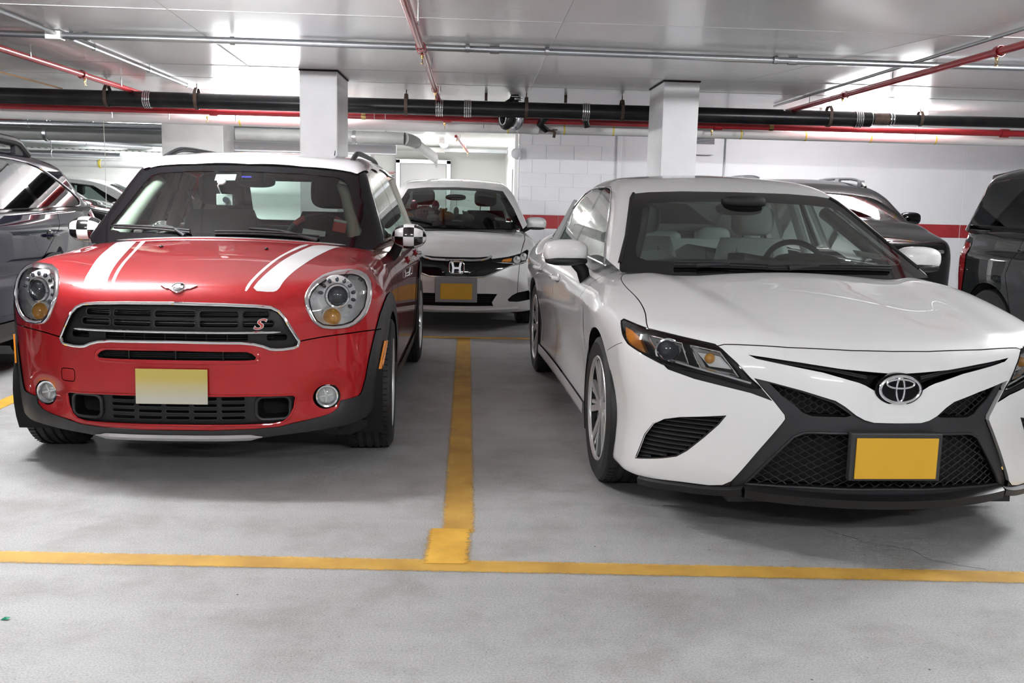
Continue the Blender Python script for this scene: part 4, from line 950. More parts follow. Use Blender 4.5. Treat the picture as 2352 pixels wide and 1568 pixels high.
# ---- lamps
for s in (1, -1):
    hl = node('headlamp', car); M_ = (lambda P: np.array(P, float)) if s == 1 else (lambda P: mir(np.array(P, float)))
    c2 = (.672, .80); n_ = 72; Oo = lift(FRONT, f, polar(HLO, c2, n_)); Ii = lift(FRONT, f, polar(HLI, c2, n_)); nO, nI = grad(f, Oo), grad(f, Ii)
    b = MB(); secs = [Oo - nO*.012, Oo + nO*.004, .75*Oo + .25*Ii + nO*.010, .4*Oo + .6*Ii + nI*.009, Ii + nI*.002, Ii - nI*.03]
    for A, B in zip(secs[:-1], secs[1:]): b.strip(M_(A), M_(B))
    b.build('bezel', 'chrome', hl, sharp=60, label='chrome headlamp bezel')
    trim_tube('gasket', M_(Ii - nI*.002), .004, 'gloss_black', hl)
    d = np.array([.95, .30, .05]); d /= np.linalg.norm(d); ctr = Ii.mean(0); b = MB(); prev = Ii - nI*.004
    for sc_k in (.93, .8, .6, .35, .1):
        cur = ctr + (Ii - ctr)*sc_k - d*(.085*(1 - sc_k**2) + .004); b.strip(M_(prev), M_(cur)); prev = cur
    b.build('reflector_bowl', 'reflector', hl, sharp=0)
    dm = M_([d])[0]; pcn = M_([lift(FRONT, f, np.array([(.672, .818)]))[0] - d*.04])[0]
    MB().lathe([(.094, -.03), (.090, -.012), (.058, .004), (.054, -.004)], dm, pcn, 40).build('lamp_ring', 'reflector', hl)
    MB().lathe([(.056, -.01), (.054, .012), (.046, .014), (.042, .006)], dm, pcn, 40).build('projector_bezel', 'chrome', hl)
    MB().lathe([(.043, .004), (.038, .016), (.026, .026), (.012, .031), (0, .032)], dm, pcn, 32).build('projector_lens', 'lens_dark', hl)
    e1 = np.cross((0, 0, 1), dm); e1 /= np.linalg.norm(e1); e2 = np.cross(dm, e1)
    for k in range(11):
        a = math.radians(-40 + k*26); 
        if k in (9, 10): continue
        p = pcn + (e1*math.cos(a) + e2*math.sin(a))*.075 + dm*.001
        R_ = np.stack([e1*math.cos(a) + e2*math.sin(a), -e1*math.sin(a) + e2*math.cos(a), dm], 1); MB().ellipsoid(p, (.012, .0085, .007), R_, 14, 8).build('led_dot', 'lens_dark', hl)
    pb = M_([lift(FRONT, f, np.array([(.652, .726)]))[0] - d*.035])[0]
    MB().lathe([(.040, 0), (.038, .012), (.026, .026), (.012, .032), (0, .033)], dm, pb, 28).build('indicator_bulb', 'amber_clear', hl, label='amber indicator'); MB().lathe([(.046, -.01), (.044, .006), (.040, .004)], dm, pb, 28).build('indicator_ring', 'reflector', hl)
    shell_patch('lamp_cover', FRONT, f, lift(FRONT, f, HLI if s == 1 else mir(HLI), .015), .03, 'clear_cover', hl, -.001)
    fg = node('fog_lamp', car); pf = M_([lift(FRONT, f, np.array([FOG]))[0]])[0]; df = np.array([.97, s*.22, 0]); df /= np.linalg.norm(df)
    MB().lathe([(.060, -.03), (.059, .004), (.052, .006), (.050, -.03)], df, pf, 32).build('bezel', 'gloss_black', fg)
    MB().lathe([(.051, -.01), (.050, .008), (.043, .006), (.041, -.012)], df, pf, 32).build('rim', 'chrome', fg)
    MB().lathe([(.043, -.004), (.03, -.03), (.012, -.04), (0, -.04)], df, pf, 28).build('reflector_bowl', 'reflector', fg)
    for k, a in enumerate((.3, 2.0, 3.3, 4.6)): MB().box(pf + df*-.012 + np.array((0, .018*math.cos(a), .018*math.sin(a))), (.006, .03, .008), rotx(a)).build('facet', 'bulb_white', fg, smooth=False)
    MB().lathe([(.044, .0), (.03, .010), (.014, .013), (0, .0135)], df, pf, 28).build('lens', 'clear_cover', fg)
    # side marker on the arch, towing flap, deflector
    mk = lift(LEFT if s == 1 else RIGHT, f, np.array([(.318, .590), (.290, .588), (.338, .460), (.362, .462)])); mk[:, 1] += s*.012
    MB().prism(mk, (0, s*.008, 0)).build('side_marker', 'amber', car, smooth=False, label='amber side marker')
    if s == 1: MB().prism([(.40, .46, .215), (.36, .78, .215), (.34, .78, .175), (.33, .70, .135), (.36, .46, .15)], (-.012, 0, 0)).build('air_deflector', 'plastic_clad', car, smooth=False)
# ---- skid plate, number plate, badge
yy_ = np.linspace(-.36, .36, 31); zc = .208 + .0*yy_; P = np.stack([.722 - .52*np.abs(yy_)**2.6 + .004, yy_, zc], 1); tp = np.clip((.36 - np.abs(yy_))/.05, .15, 1)[:, None]
MB().strip(P + (0, 0, .012)*tp, P + (.012, 0, 0)*tp, False).strip(P + (.012, 0, 0)*tp, P - (0, 0, .014)*tp, False).build('skid_plate', 'skid_silver', car, label='silver skid plate strip')
o = MB().box((0, 0, 0), (.305, .152, .004), bev=.0018).build('number_plate', 'plate_fade', car, smooth=False, label='yellow number plate'); put(o, (.738, -.012, .437), (1, 0, .04))
o.data.materials.clear(); o.data.materials.append(MATS['plate_fade'])
MB().box((.727, -.012, .437), (.012, .25, .10)).build('plate_bracket', 'plastic_black', car, smooth=False)
be = lift(FRONT, f, np.array([(0, .853)]))[0]; bn = grad(f, be[None])[0]; bd = node('bonnet_badge', car); put(bd, be, bn)
MB().lathe([(.032, 0), (.031, .006), (.027, .007), (.026, .005)], (0, 0, 1), (0, 0, 0), 32).build('badge_ring', 'chrome', bd); MB().lathe([(.027, .004), (0, .006)], (0, 0, 1), (0, 0, 0), 32).build('badge_disc', 'gloss_black', bd)
text_mesh('badge_lettering', 'MINI', .021, 'chrome', bd, (0, 0, .006), 0, 0, 0, .001, .0006, sx=1.0)
for s in (1, -1):
    for k in range(4):
        z0, z1 = .014 - k*.0075, .014 - k*.0075 - .006; x1 = .080 - k*.010 - (.012 if k == 3 else 0)
        MB().prism([(s*.027, z0, 0), (s*x1, z0, 0), (s*(x1-.008), z1, 0), (s*.027, z1, 0)], (0, 0, .005)).build('badge_wing', 'chrome', bd, smooth=False)
# ---- sides and tail
def side_body(s):
    ch = LEFT if s == 1 else RIGHT; q = lambda P: ch.inv(np.array(P, float), mini_low)
    out = np.array([(-.505, .21), (-.515, .6), (-.49, .9), (-.40, .96), (-.34, .998), (-1.0, 1.0), (-2.0, 1.005), (-3.0, 1.01), (-3.02, .6), (-3.0, .21)])
    w2 = np.stack([-2.595 + .368*np.cos(wa), .325 + .368*np.sin(wa)], 1); c2 = np.stack([-2.595 + .46*np.cos(wa), .325 + .46*np.sin(wa)], 1)
    gaps = [ribbon(np.array([(-.60, .32), (-.60, .7), (-.56, .95), (-.5, 1.02)]), .006), ribbon(np.array([(-1.66, .32), (-1.66, 1.02)]), .006), ribbon(np.array([(-2.30, .74), (-2.52, .95), (-2.55, 1.02)]), .006), ribbon(np.array([(-.5, .325), (-2.2, .325)]), .006)]
    F_ = [dict(name='x', poly=w2, skip=1, mat=None)] + [dict(name='x', poly=g, skip=1, mat=None) for g in gaps] + [dict(name='arch_cladding', poly=c2, mat='plastic_clad', push=-.012), dict(name='sill_cladding', poly=np.array([(-.3, .1), (-.3, .30), (-3.2, .30), (-3.2, .1)]), mat='plastic_clad', push=-.008),
          dict(name='front_door', poly=np.array([(-.6, .3), (-.6, .7), (-.56, .95), (-.4, 1.1), (-1.66, 1.1), (-1.66, .3)]), mat='paint_red'), dict(name='rear_door', poly=np.array([(-1.66, .3), (-1.66, 1.1), (-2.55, 1.1), (-2.52, .95), (-2.3, .74), (-2.15, .3)]), mat='paint_red')]
    F_.append(dict(name='wing_panel', poly=np.array([(-.2, .1), (-.2, 1.2), (-.65, 1.2), (-.65, .1)]), mat='paint_red'))
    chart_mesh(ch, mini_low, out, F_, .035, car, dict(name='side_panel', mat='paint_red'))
    for x in (-1.50, -2.33):
        p = q([(x, .86)])[0]; h = node('door_handle', car); MB().tube([p + (.07, s*.012, 0), p + (.04, s*.035, .002), p + (-.04, s*.035, .002), p + (-.075, s*.012, 0)], [.010, .013, .013, .010], 10).build('lever', 'chrome', h); MB().ellipsoid(p + (.02, s*.002, 0), (.05, .012, .03)).build('recess', 'paint_red', h)
    bl_ = np.stack([np.linspace(-.40, -3.0, 14), np.full(14, 1.0)], 1); P = q(bl_ - (0, .012)); MB().tube(P + (0, s*.002, .012), .008, 8).build('belt_strip', 'chrome', car, label='chrome window belt strip')
side_body(1); side_body(-1)
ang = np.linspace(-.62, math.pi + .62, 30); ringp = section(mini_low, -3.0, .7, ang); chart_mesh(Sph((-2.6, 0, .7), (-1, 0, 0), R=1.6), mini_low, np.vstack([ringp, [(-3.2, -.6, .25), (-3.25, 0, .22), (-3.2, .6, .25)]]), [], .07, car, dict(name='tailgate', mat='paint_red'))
# ---- cabin
cab = Sph((-1.55, 0, .80), (0, 0, 1), up=(-1, 0, 0), R=2.4)
base = np.vstack([lift(FRONT, mini_cab, np.stack([aa, 0*aa + .985], 1)), [(-1.2, .806, .985), (-2.0, .806, .985), (-2.8, .80, .985), (-3.15, .6, .985), (-3.2, 0, .985)]]); base = np.vstack([base, mir(base[30:])[::-1][1:]])
WS = sym([(0, 1.418), (.30, 1.412), (.50, 1.400), (.563, 1.391), (.60, 1.33), (.66, 1.18), (.715, 1.03), (.735, .975), (0, .975)])
WG = sym([(0, 1.385), (.30, 1.380), (.49, 1.366), (.535, 1.35), (.565, 1.31), (.625, 1.17), (.668, 1.08), (.66, 1.055), (.62, 1.045), (0, 1.055)])
cfl = lambda P, st=.03: lift(FRONT, mini_cab, P, st)
SW1 = np.array([(-.60, 1.015), (-.70, 1.13), (-.93, 1.345), (-1.02, 1.37), (-1.62, 1.39), (-1.645, 1.03)]); SW2 = np.array([(-1.71, 1.03), (-1.68, 1.39), (-2.25, 1.39), (-2.33, 1.36), (-2.42, 1.03)]); SW3 = np.array([(-2.50, 1.03), (-2.42, 1.36), (-2.75, 1.35), (-2.98, 1.10), (-2.99, 1.03)])
rf = np.vstack([cfl(np.array([(.60, 1.385), (.563, 1.395), (.50, 1.404), (.30, 1.416), (0, 1.422), (-.30, 1.416), (-.50, 1.404), (-.563, 1.395), (-.60, 1.385)]), None), lift(RIGHT, mini_cab, np.array([(-1.0, 1.402), (-1.6, 1.415), (-2.4, 1.415), (-2.9, 1.39)])), [(-3.05, 0, 1.42)], lift(LEFT, mini_cab, np.array([(-2.9, 1.39), (-2.4, 1.415), (-1.6, 1.415), (-1.0, 1.402)]))])
F_ = [dict(name='windscreen', poly=cfl(WG), mat='glass', step=.02), dict(name='windscreen_frit', poly=cfl(WS), mat='gloss_black', push=-.002), dict(name='roof', poly=rf, mat='paint_white_roof', push=-.008, label='white roof')]
for s in (1, -1):
    for P in (SW1, SW2, SW3): F_.append(dict(name='side_window', poly=lift(LEFT if s == 1 else RIGHT, mini_cab, P, .05), mat='glass_side'))
F_.append(dict(name='rear_window', poly=lift(Par((-1, 0, 0), (0, 1, 0), (0, 0, 1), 4.0), mini_cab, rrect(-.52, .52, 1.06, 1.37, .06), .05), mat='glass_side'))
chart_mesh(cab, mini_cab, base, F_, .028, car, dict(name='pillars', mat='gloss_black'))
shell_patch('headliner', cab, mini_cab, rf*(1, .93, 1) , .06, 'trim_cream', car, .035)
rl = cfl(np.array([(y, 1.418 - .075*y*y) for y in np.linspace(-.6, .6, 13)]), None)
# roof rails
for s in (1, -1):
    P = lift(TOP, mini_field, np.array([(x, s*(.545 + .02*math.sin((x+.95)/2*1.5))) for x in np.linspace(-.98, -2.75, 19)])); hgt = np.clip(np.minimum(np.arange(19), 18 - np.arange(19))/2.5, 0, 1)*.035
    MB().tube(P + np.stack([0*hgt, 0*hgt, hgt], 1), .016, 10).build('roof_rail', 'plastic_dark', car)
MB().tube([(-2.85, .16, 1.46), (-3.0, .16, 1.62)], [.006, .003], 8).build('antenna', 'plastic_black', car); 
# cowl strip, wipers, washer jets
cw = lift(TOP, mini_low, np.stack([-.200 - .27*aa*aa, aa], 1)); trim_tube('cowl_strip', cw + (0, 0, .004), .007, 'satin_silver', car, closed=False)
def onws(y, z, off=.012):
    p = lift(FRONT, mini_cab, np.array([(y, z)]))[0]; return p + grad(mini_cab, p[None])[0]*off
wiper(car, [onws(y, z) for y, z in zip(np.linspace(-.63, -.20, 9), np.linspace(1.062, 1.048, 9) + .006*np.sin(np.linspace(0, 3.1, 9)))], [onws(-.40, 1.072, .022), onws(-.30, 1.066, .02), onws(-.22, 1.03, .015)])
wiper(car, [onws(y, z) for y, z in zip(np.linspace(-.07, .46, 9), np.linspace(1.046, 1.032, 9) + .008*np.sin(np.linspace(0, 3.1, 9)))], [onws(.10, 1.068, .022), onws(.26, 1.06, .02), onws(.45, 1.02, .015)])
for s in (1, -1):
    p = lift(TOP, mini_low, np.array([(.06, s*.255)]))[0]; MB().ellipsoid(p + (0, 0, .004), (.012, .010, .007)).build('washer_jet', 'plastic_black', car)
# ---- mirrors with chequered caps
for s in (1, -1):
    mr = node('door_mirror', car, (-.70, s*.905, 1.045)); ns, nr = 48, 30
    th = np.linspace(0, math.pi, nr+1); ph = np.linspace(0, 2*math.pi, ns, endpoint=False); fe = lambda v: np.sign(v)*np.abs(v)**.85
    V = [((.085 if math.cos(p_) > 0 else .045)*fe(math.sin(t_))*fe(math.cos(p_)), .098*math.cos(t_), .072*fe(math.sin(t_))*fe(math.sin(p_))) for t_ in th for p_ in ph]
    F2 = [(i*ns+k, i*ns+(k+1) % ns, (i+1)*ns+(k+1) % ns, (i+1)*ns+k) for i in range(nr) for k in range(ns)]
    cap = mesh('mirror_cap', V, F2, 'checker', mr, True, label='black and white chequered mirror cap')
    at = cap.data.attributes.new('chk', 'FLOAT', 'FACE'); at.data.foreach_set('value', [(.80 if (i//6 + k//6) % 2 else .006) for i in range(nr) for k in range(ns)])
    MB().tube([(.02, -s*.06, -.05), (.0, -s*.085, -.10), (-.02, -s*.13, -.145)], [.028, .030, .036], 14).build('mirror_arm', 'plastic_black', mr)
    MB().ellipsoid((-.045, 0, 0), (.004, .085, .06), e=.8).build('mirror_glass', 'chrome', mr)
# ---- cabin fittings
for s in (1, -1): seat(car, (-1.25, s*.36, .50), 'seat_black', head=(.30, .11, .22), hz=.13, lean=.30, h=.56, posts=False)
seat(car, (-2.05, 0, .52), 'seat_black', w=1.15, hr=False, h=.42)
for s in (1, -1): MB().tube([(-2.35, s*.3, .95), (-2.38, s*.3, 1.05)], .06, 12).build('rear_headrest', 'seat_black', car)
MB().ellipsoid((-.62, 0, .93), (.32, .70, .10), e=.6).build('dashboard', 'dash_black', car)
steering(car, (-.86, .36, .985), .19, .5, ('seat_black', 'leather_red'))
MB().tube([(-.70, .36, .95), (-.86, .36, .985)], .04, 10).build('steering_column', 'dash_black', car)
for s in (1, -1):
    P = np.array([lift(FRONT, mini_cab, np.array([(s*y, z)]))[0] for y, z in ((.665, 1.06), (.625, 1.18), (.575, 1.30), (.53, 1.375))]); n__ = grad(mini_cab, P); MB().tube(P - n__*.06 - np.array((.02, s*.006, 0)), [.055, .048, .042, .036], 12).build('pillar_trim', 'trim_cream', car)
    MB().tube([(-1.66, s*.76, .95), (-1.66, s*.60, 1.38)], .045, 10).build('pillar_trim', 'trim_cream', car); MB().tube([(-2.6, s*.76, .95), (-2.55, s*.60, 1.38)], .07, 10).build('pillar_trim', 'trim_cream', car)
    MB().box((-1.5, s*.745, .76), (1.6, .03, .40)).build('door_lining', 'seat_black', car, smooth=False)
    MB().tube([(-1.62, s*.60, 1.28), (-1.5, s*.52, .95), (-1.42, s*.46, .7)], .012, 8).build('seat_belt', 'seat_black', car)
MB().ellipsoid((-.80, .02, 1.335), (.02, .11, .035), e=.7).build('interior_mirror', 'dash_black', car); MB().box((-.73, .02, 1.36), (.05, .13, .06), bev=.01).build('mirror_base', 'dash_black', car, smooth=False)
o = MB().box((0, 0, 0), (.09, .016, .002)).build('mirror_display', 'screen_blue', car, smooth=False); put(o, onws(.0, 1.372, -.02), (1, 0, .75)); o.scale = (.6, .6, 1)
def stuck(name, y, z, w, h, mat, label=None, off=-.012, rot=0):
    p = lift(FRONT, mini_cab, np.array([(y, z)]))[0]; n = grad(mini_cab, p[None])[0]; o = MB().box((0, 0, 0), (w, h, .004), bev=.0015).build(name, mat, car, smooth=False, label=label); put(o, p, n, (0, math.cos(rot), math.sin(rot)), off); return o
stuck('toll_tag', -.115, 1.366, .115, .055, 'paper_white', 'white toll tag', -.02); stuck('registration_sticker', .55, 1.105, .07, .075, 'sticker_red', 'red registration sticker'); stuck('registration_sticker', .55, 1.137, .07, .018, 'sticker_white'); stuck('registration_sticker', .425, 1.075, .12, .045, 'sticker_white', 'white registration sticker'); stuck('sticker', .535, 1.345, .055, .022, 'sticker_white')
p = onws(-.10, 1.275, -.06); dc = node('dash_camera', car, p); MB().box((0, 0, 0), (.03, .09, .062), bev=.006).build('camera_body', 'paper_white', dc, smooth=False); MB().lathe([(.018, 0), (.017, .012), (.012, .013), (0, .010)], (1, 0, 0), (.015, .01, 0), 20).build('camera_lens', 'lens_dark', dc); MB().tube([(0, -.02, .03), (.03, -.03, .075), (.045, -.01, .10)], .004, 6).build('camera_mount', 'paper_white', dc); MB().lathe([(0, 0), (.025, 0), (.022, .008), (0, .010)], (1, 0, .6), (.045, -.005, .10), 16).build('suction_cup', 'paper_white', dc)
# ---------------------------------------------------------------- white sedan: body surface
_cHt = pc([1.06, .98, .9, .75, .5, .2, -.1, -.5, -2.9, -3.5, -4.0], [.70, .752, .785, .825, .876, .925, .965, .985, 1.0, 1.06, 1.03])
_cW = pc([1.1, .8, .5, .2, 0, -.5, -1.4, -2.4, -2.9, -3.4, -3.95], [.80, .862, .897, .916, .92, .908, .908, .920, .926, .915, .82])
_cD = pc([.1, .2, .3, .5, .66, .8, .9, 1.0, 1.1], [.03, .02, .018, .012, .0, .012, .045, .10, .18])
_cF = pc([.1, .15, .2, .3, .46, .6, .7, .76, .9], [.96, 1.0, 1.02, 1.035, 1.035, 1.02, 1.0, .985, .93])
_cRoof = pc([-.8, -1.0, -1.3, -1.7, -2.2, -2.7, -3.1], [1.33, 1.373, 1.418, 1.443, 1.432, 1.385, 1.31])
def camry_low(P):
    x, a, z = P[:, 0], np.abs(P[:, 1]), P[:, 2]
    fl = bump(x, .0, .42) + bump(x, -2.824, .45)
    side = a - (_cW(x) - _cD(z)*(1 - .25*fl) - .02*(1 - fl)*bump(z, .42, .13) + .016*sstep(.35, -.5, x)*np.exp(-np.abs(z - .795 + .02*(x + 1.5))/.055))
    # bonnet: two long creases rising towards the screen pillars
    yc = .44 + .22*np.clip((.9 - x)/1.2, 0, 1)
    top = z - (_cHt(x) - .14*a*a + .014*bump(a, yc, .13) + .03*bump(a, .76, .14)*bump(x, .15, .5) - .008*sstep(yc, yc - .12, a))
    fr = x - (_cF(z) - .60*a**2.15)
    rear = -x - 3.92 + .25*a*a - .15*(z - .7)
    f = smax(side, top, .11)
    f = smax(f, fr, .10)
    f = smax(f, rear, .2)
    return smax(f, .17 - z, .05)
def camry_cab(P):
    x, a, z = P[:, 0], np.abs(P[:, 1]), P[:, 2]
    ws = .407*(x + .19 + .36*a*a) + .913*(z - .99)
    roof = z - (_cRoof(x) - .10*a*a)
    side = (a - (.80 - .46*(z - .95) - .05*sstep(-2.4, -3.8, x))) * .91
    rear = .33*(-x - 3.35 + .15*a*a) + .94*(z - 1.06)
    f = smax(ws, side, .05)
    f = smax(f, roof, .08)
    f = smax(f, rear, .1)
    return smax(f, .6 - z, .05)
def camry_field(P): return smin(camry_low(P), camry_cab(P), .012)
# ---------------------------------------------------------------- white sedan
car = car_root('sedan_car', 'white four-door sedan with dark mesh grille at the right', (1.485, 4.30, math.radians(2.1)))
f = camry_low
FLo = lambda pts, step=.02, smooth=0: lift(FRONT, f, pts, step, smooth)
both = lambda P: (np.array(P, float), mir(np.array(P, float)))
SEAM = [(0, .754), (.142, .754), (.369, .756), (.535, .753), (.57, .75), (.594, .742)]
HL = np.array([(.342, .876, .778), (.352, .867, .787), (.547, .806, .773), (.664, .707, .76), (.764, .598, .745), (.791, .578, .73), (.841, .538, .689), (.881, .495, .638), (.905, .461, .609), (.886, .495, .609), (.827, .583, .627), (.758, .671, .643), (.664, .771, .653), (.591, .825, .678), (.501, .871, .706), (.431, .884, .739)])
SLOT = sym([(0, .682), (.044, .684), (.095, .687), (.2, .694), (.335, .709), (.435, .718), (.50, .7225), (.475, .711), (.40, .70), (.26, .679), (.14, .649), (.117, .640), (.085, .6225), (.05, .60), (0, .592)])
VLOW = [(0, .510), (.087, .511), (.119, .519), (.15, .535), (.186, .563), (.22, .583), (.33, .612), (.436, .634), (.484, .642)]
UM = np.array([(.436, .628), (.406, .622), (.327, .604), (.222, .573), (.16, .533), (.18, .526), (.297, .522), (.326, .532), (.354, .558), (.394, .585)])
FRO = [(.484, .642), (.456, .607), (.422, .567), (.386, .520), (.384, .506), (.393, .490), (.46, .384), (.541, .249)]
LG = sym([(0, .470), (.29, .461), (.317, .456), (.347, .440), (.38, .398), (.436, .325), (.492, .243), (.3, .255), (0, .262)])
FRAME = sym(VLOW + FRO[1:] + [(.55, .19), (0, .19)])
DUCT = np.array([(.842, .26), (.834, .292), (.817, .366), (.793, .418), (.762, .445), (.713, .463), (.568, .495), (.591, .456), (.633, .401), (.686, .336), (.718, .307), (.761, .289), (.823, .267)])
STRIP = np.array([(.771, .653), (.671, .643), (.583, .627), (.495, .609), (.461, .609), (.425, .566), (.494, .587), (.583, .601), (.671, .614), (.755, .636)])
LIPT = [(.541, .249), (.567, .228), (.611, .217), (.70, .209), (.785, .196), (.83, .19)]
front = Sph((-.05, 0, .50), (1, 0, .35), R=2.0)
aa = np.linspace(-.76, .76, 30)
cowl = lift(TOP, f, np.stack([-.165 - .29*aa*aa, aa], 1))
sd = lift(LEFT, f, np.array([(-.345, .945), (-.42, .90), (-.46, .82), (-.47, .5), (-.46, .20)]))
bot = [(-.2, .90, .19), (.2, .90, .185), (.5, .85, .18), (.66, .75, .175), (.84, .5, .175), (.95, .25, .175), (.985, 0, .175)]
bot = np.vstack([bot, mir(np.array(bot))[::-1][1:]]); outer = np.vstack([cowl, sd, bot, mir(sd)[::-1]])
wa = np.linspace(0, 2*math.pi, 44, endpoint=False)
opening = np.stack([.375*np.cos(wa), 0*wa + .92, .335 + .368*np.sin(wa)], 1)
rib = lambda P, w=.004: ribbon(front.fwd(np.asarray(P, float)), w)
hside = curve3([(-.345, .772, .955), (-.269, .779, .925), (-.015, .795, .894), (.243, .79, .861), (.40, .795, .83), (.50, .805, .800), (.55, .806, .775)], 16)
fseam = np.array([(.26, .915, .64), (.296, .911, .653), (.46, .888, .703)])
feats = []
for s in (0, 1):
    feats += [dict(name='x', poly=both(opening)[s], skip=1, mat=None), dict(name='x', poly=both(HL)[s], skip=1, mat=None, step=.012), dict(name='x', poly=both(FLo(DUCT))[s], skip=1, mat=None, step=.012), dict(name='x', poly=both(FLo(UM))[s], skip=1, mat=None, step=.012),
              dict(name='x', poly=rib(both(hside)[s]), skip=1, mat=None), dict(name='x', poly=rib(both(fseam)[s], .003), skip=1, mat=None)]
feats += [dict(name='x', poly=FLo(SLOT), skip=1, mat=None, step=.012), dict(name='x', poly=FLo(LG), skip=1, mat=None, step=.014)]
sm = FLo(np.vstack([np.array(SEAM)[::-1], np.array(SEAM)[1:]*(-1, 1)]), None); feats += [dict(name='x', poly=rib(sm), skip=1, mat=None)]
for s in (0, 1): feats += [dict(name='lamp_underline', poly=both(FLo(STRIP))[s], mat='plastic_black', push=.008)]
feats += [dict(name='grille_frame', poly=FLo(FRAME), mat='plastic_dark', push=.018, step=.014, label='dark grey grille frame')]
lipp = np.vstack([FLo(np.array(LIPT), None), [(.5, .95, .16), (.5, .9, .0), (1.2, 0, -.2)]]); lipp = np.vstack([lipp, mir(lipp)[::-1][1:]])
feats += [dict(name='lower_lip', poly=lipp, mat='plastic_black', push=.004)]
bump_p = np.vstack([sm, [(.55, -.81, .775), (.45, -.89, .71)], mir(fseam)[::-1][1:], [(.2, -1.0, .5), (.2, -1.0, .0), (1.0, 0, -.5), (.2, 1.0, 0), (.2, 1.0, .5)], fseam[1:], [(.45, .89, .71), (.55, .81, .775)]])
feats += [dict(name='front_bumper', poly=bump_p, mat='paint_white')]
fen = np.vstack([hside, [(.75, .85, .70), (.5, 1.1, .5), (0, 1.2, -.1), (-.8, 1.2, .1), (-.9, 1.0, 1.0), (-.42, .77, .99)]])
for s in (0, 1): feats += [dict(name='front_fender', poly=both(fen)[s], mat='paint_white')]
chart_mesh(front, f, outer, feats, .017, car, dict(name='bonnet', mat='paint_white'))
MB().box((-1.5, 0, .50), (3.7, 1.30, .56)).box((.45, 0, .50), (.55, 1.0, .44)).build('dark_filler', 'void', car, smooth=False)  # near-black filler in place of the shaded inside
MB().box((-1.4, 0, .19), (4.2, 1.4, .04)).box((.62, 0, .19), (.5, 1.1, .04)).build('underbody', 'plastic_black', car, smooth=False)  # flat dark boxes that keep light out underneath
for x in (0, -2.824):
    for s in (1, -1):
        wheel(car, (x, s*.792, .334), s, .334, .235, .240, 'camry', .0)
        a = np.linspace(-.5, math.pi+.5, 24); A = np.stack([x + .378*np.cos(a), 0*a + s*.905, .335 + .370*np.sin(a)], 1); MB().strip(A, A - (0, s*.27, 0), False).build('wheel_well', 'plastic_black', car)
# edges of the white panels turned in
for P in (np.array(VLOW), np.array(FRO)):
    P3 = lift(FRONT, f, P, .02, closed=False)
    for s in (0, 1): MB().strip(both(P3)[s], both(P3)[s] - (.024, 0, 0), False).build('panel_return', 'paint_white', car)
# bar lip above the frame
def honeycomb(outl, push, name, dz=.0135, wl=.046, amp=.0068, r=.0016):
    """wavy rows that touch: the pressed mesh of the grille"""
    b = MB(); z0, z1 = outl[:, 1].min(), outl[:, 1].max(); y0, y1 = outl[:, 0].min(), outl[:, 0].max(); k = 0
    for z in np.arange(z0 + .002, z1, dz):
        ys = np.arange(y0, y1, wl/4); ph = 0 if k % 2 else .5; k += 1
        tri = lambda y: 2*np.abs(((y/wl + ph) % 1) - .5)*2 - 1
        pts = np.stack([ys, z + amp*np.clip(1.6*tri(ys), -1, 1)], 1); ins = inpoly(pts, outl)
        i = 0
        while i < len(ys):
            if ins[i]:
                j = i
                while j + 1 < len(ys) and ins[j+1]: j += 1
                if j > i: b.tube(lift(FRONT, f, pts[i:j+1]) - (push, 0, 0), r*1.35, 4)
                i = j + 1
            else: i += 1
    o = b.build(name, 'plastic_dark', car, smooth=False); o['kind'] = 'stuff'; return o
lg3 = FLo(LG, .015); flange('grille_flange', lg3 - (.018, 0, 0), (-.05, 0, 0), 'plastic_black', car); shell_patch('grille_backing', FRONT, f, lg3, .06, 'void', car, shift=(-.09, 0, 0)); trim_tube('grille_edge', lg3 - (.018, 0, 0), .005, 'plastic_dark', car)
honeycomb(resamp(LG, .01), .04, 'lower_grille_mesh')
for s in (0, 1):
    u3 = both(FLo(UM, .012))[s]; flange('grille_flange', u3 - (.018, 0, 0), (-.04, 0, 0), 'plastic_black', car); shell_patch('grille_backing', FRONT, f, u3, .05, 'void', car, shift=(-.075, 0, 0)); honeycomb(resamp(both(UM)[s], .01), .036, 'upper_grille_mesh', .012, .04)
s3 = FLo(SLOT, .012); flange('slot_flange', s3, (-.035, 0, -.004), 'gloss_black', car); shell_patch('slot_backing', FRONT, f, s3, .05, 'void', car, shift=(-.06, 0, 0))
for k, (dz, col) in enumerate(((-.010, 'plastic_dark'), (-.022, 'plastic_dark'))):
    for s in (0, 1):
        P = np.array([(.47, .716), (.335, .706), (.2, .690), (.10, .672)]) + (0, dz*.55); MB().tube(both(lift(FRONT, f, P, .03, closed=False))[s] - (.03, 0, 0), .004, 6).build('slot_vane', col, car)
# fog ducts with louvres
for s in (0, 1):
    d3 = FLo(DUCT, .012); dk = node('side_duct', car); sg = 1 - 2*s
    flange('duct_wall', both(d3)[s], (-.055, -sg*.02, 0), 'plastic_black', dk); shell_patch('duct_backing', FRONT, f, both(d3)[s], .05, 'void', dk, shift=(-.05, -sg*.02, 0)); trim_tube('duct_edge', both(d3)[s] - (.006, 0, 0), .004, 'plastic_black', dk)
    for z in np.arange(.275, .49, .0185):
        row = np.stack([np.linspace(.55, .85, 61), np.full(61, z)], 1); q = row[inpoly(row, DUCT)]
        if len(q) < 3: continue
        q = np.stack([np.linspace(q[0, 0]-.004, q[-1, 0]+.004, 9), np.full(9, z) + .008*np.linspace(1, -.2, 9)], 1); P = both(lift(FRONT, f, q))[s]
        MB().strip(P - (.012, sg*.006, 0), P - (.045, sg*.016, -.010), False).strip(P - (.012, sg*.006, .004), P - (.012, sg*.006, 0), False).build('louvre', 'plastic_dark', dk, smooth=False)
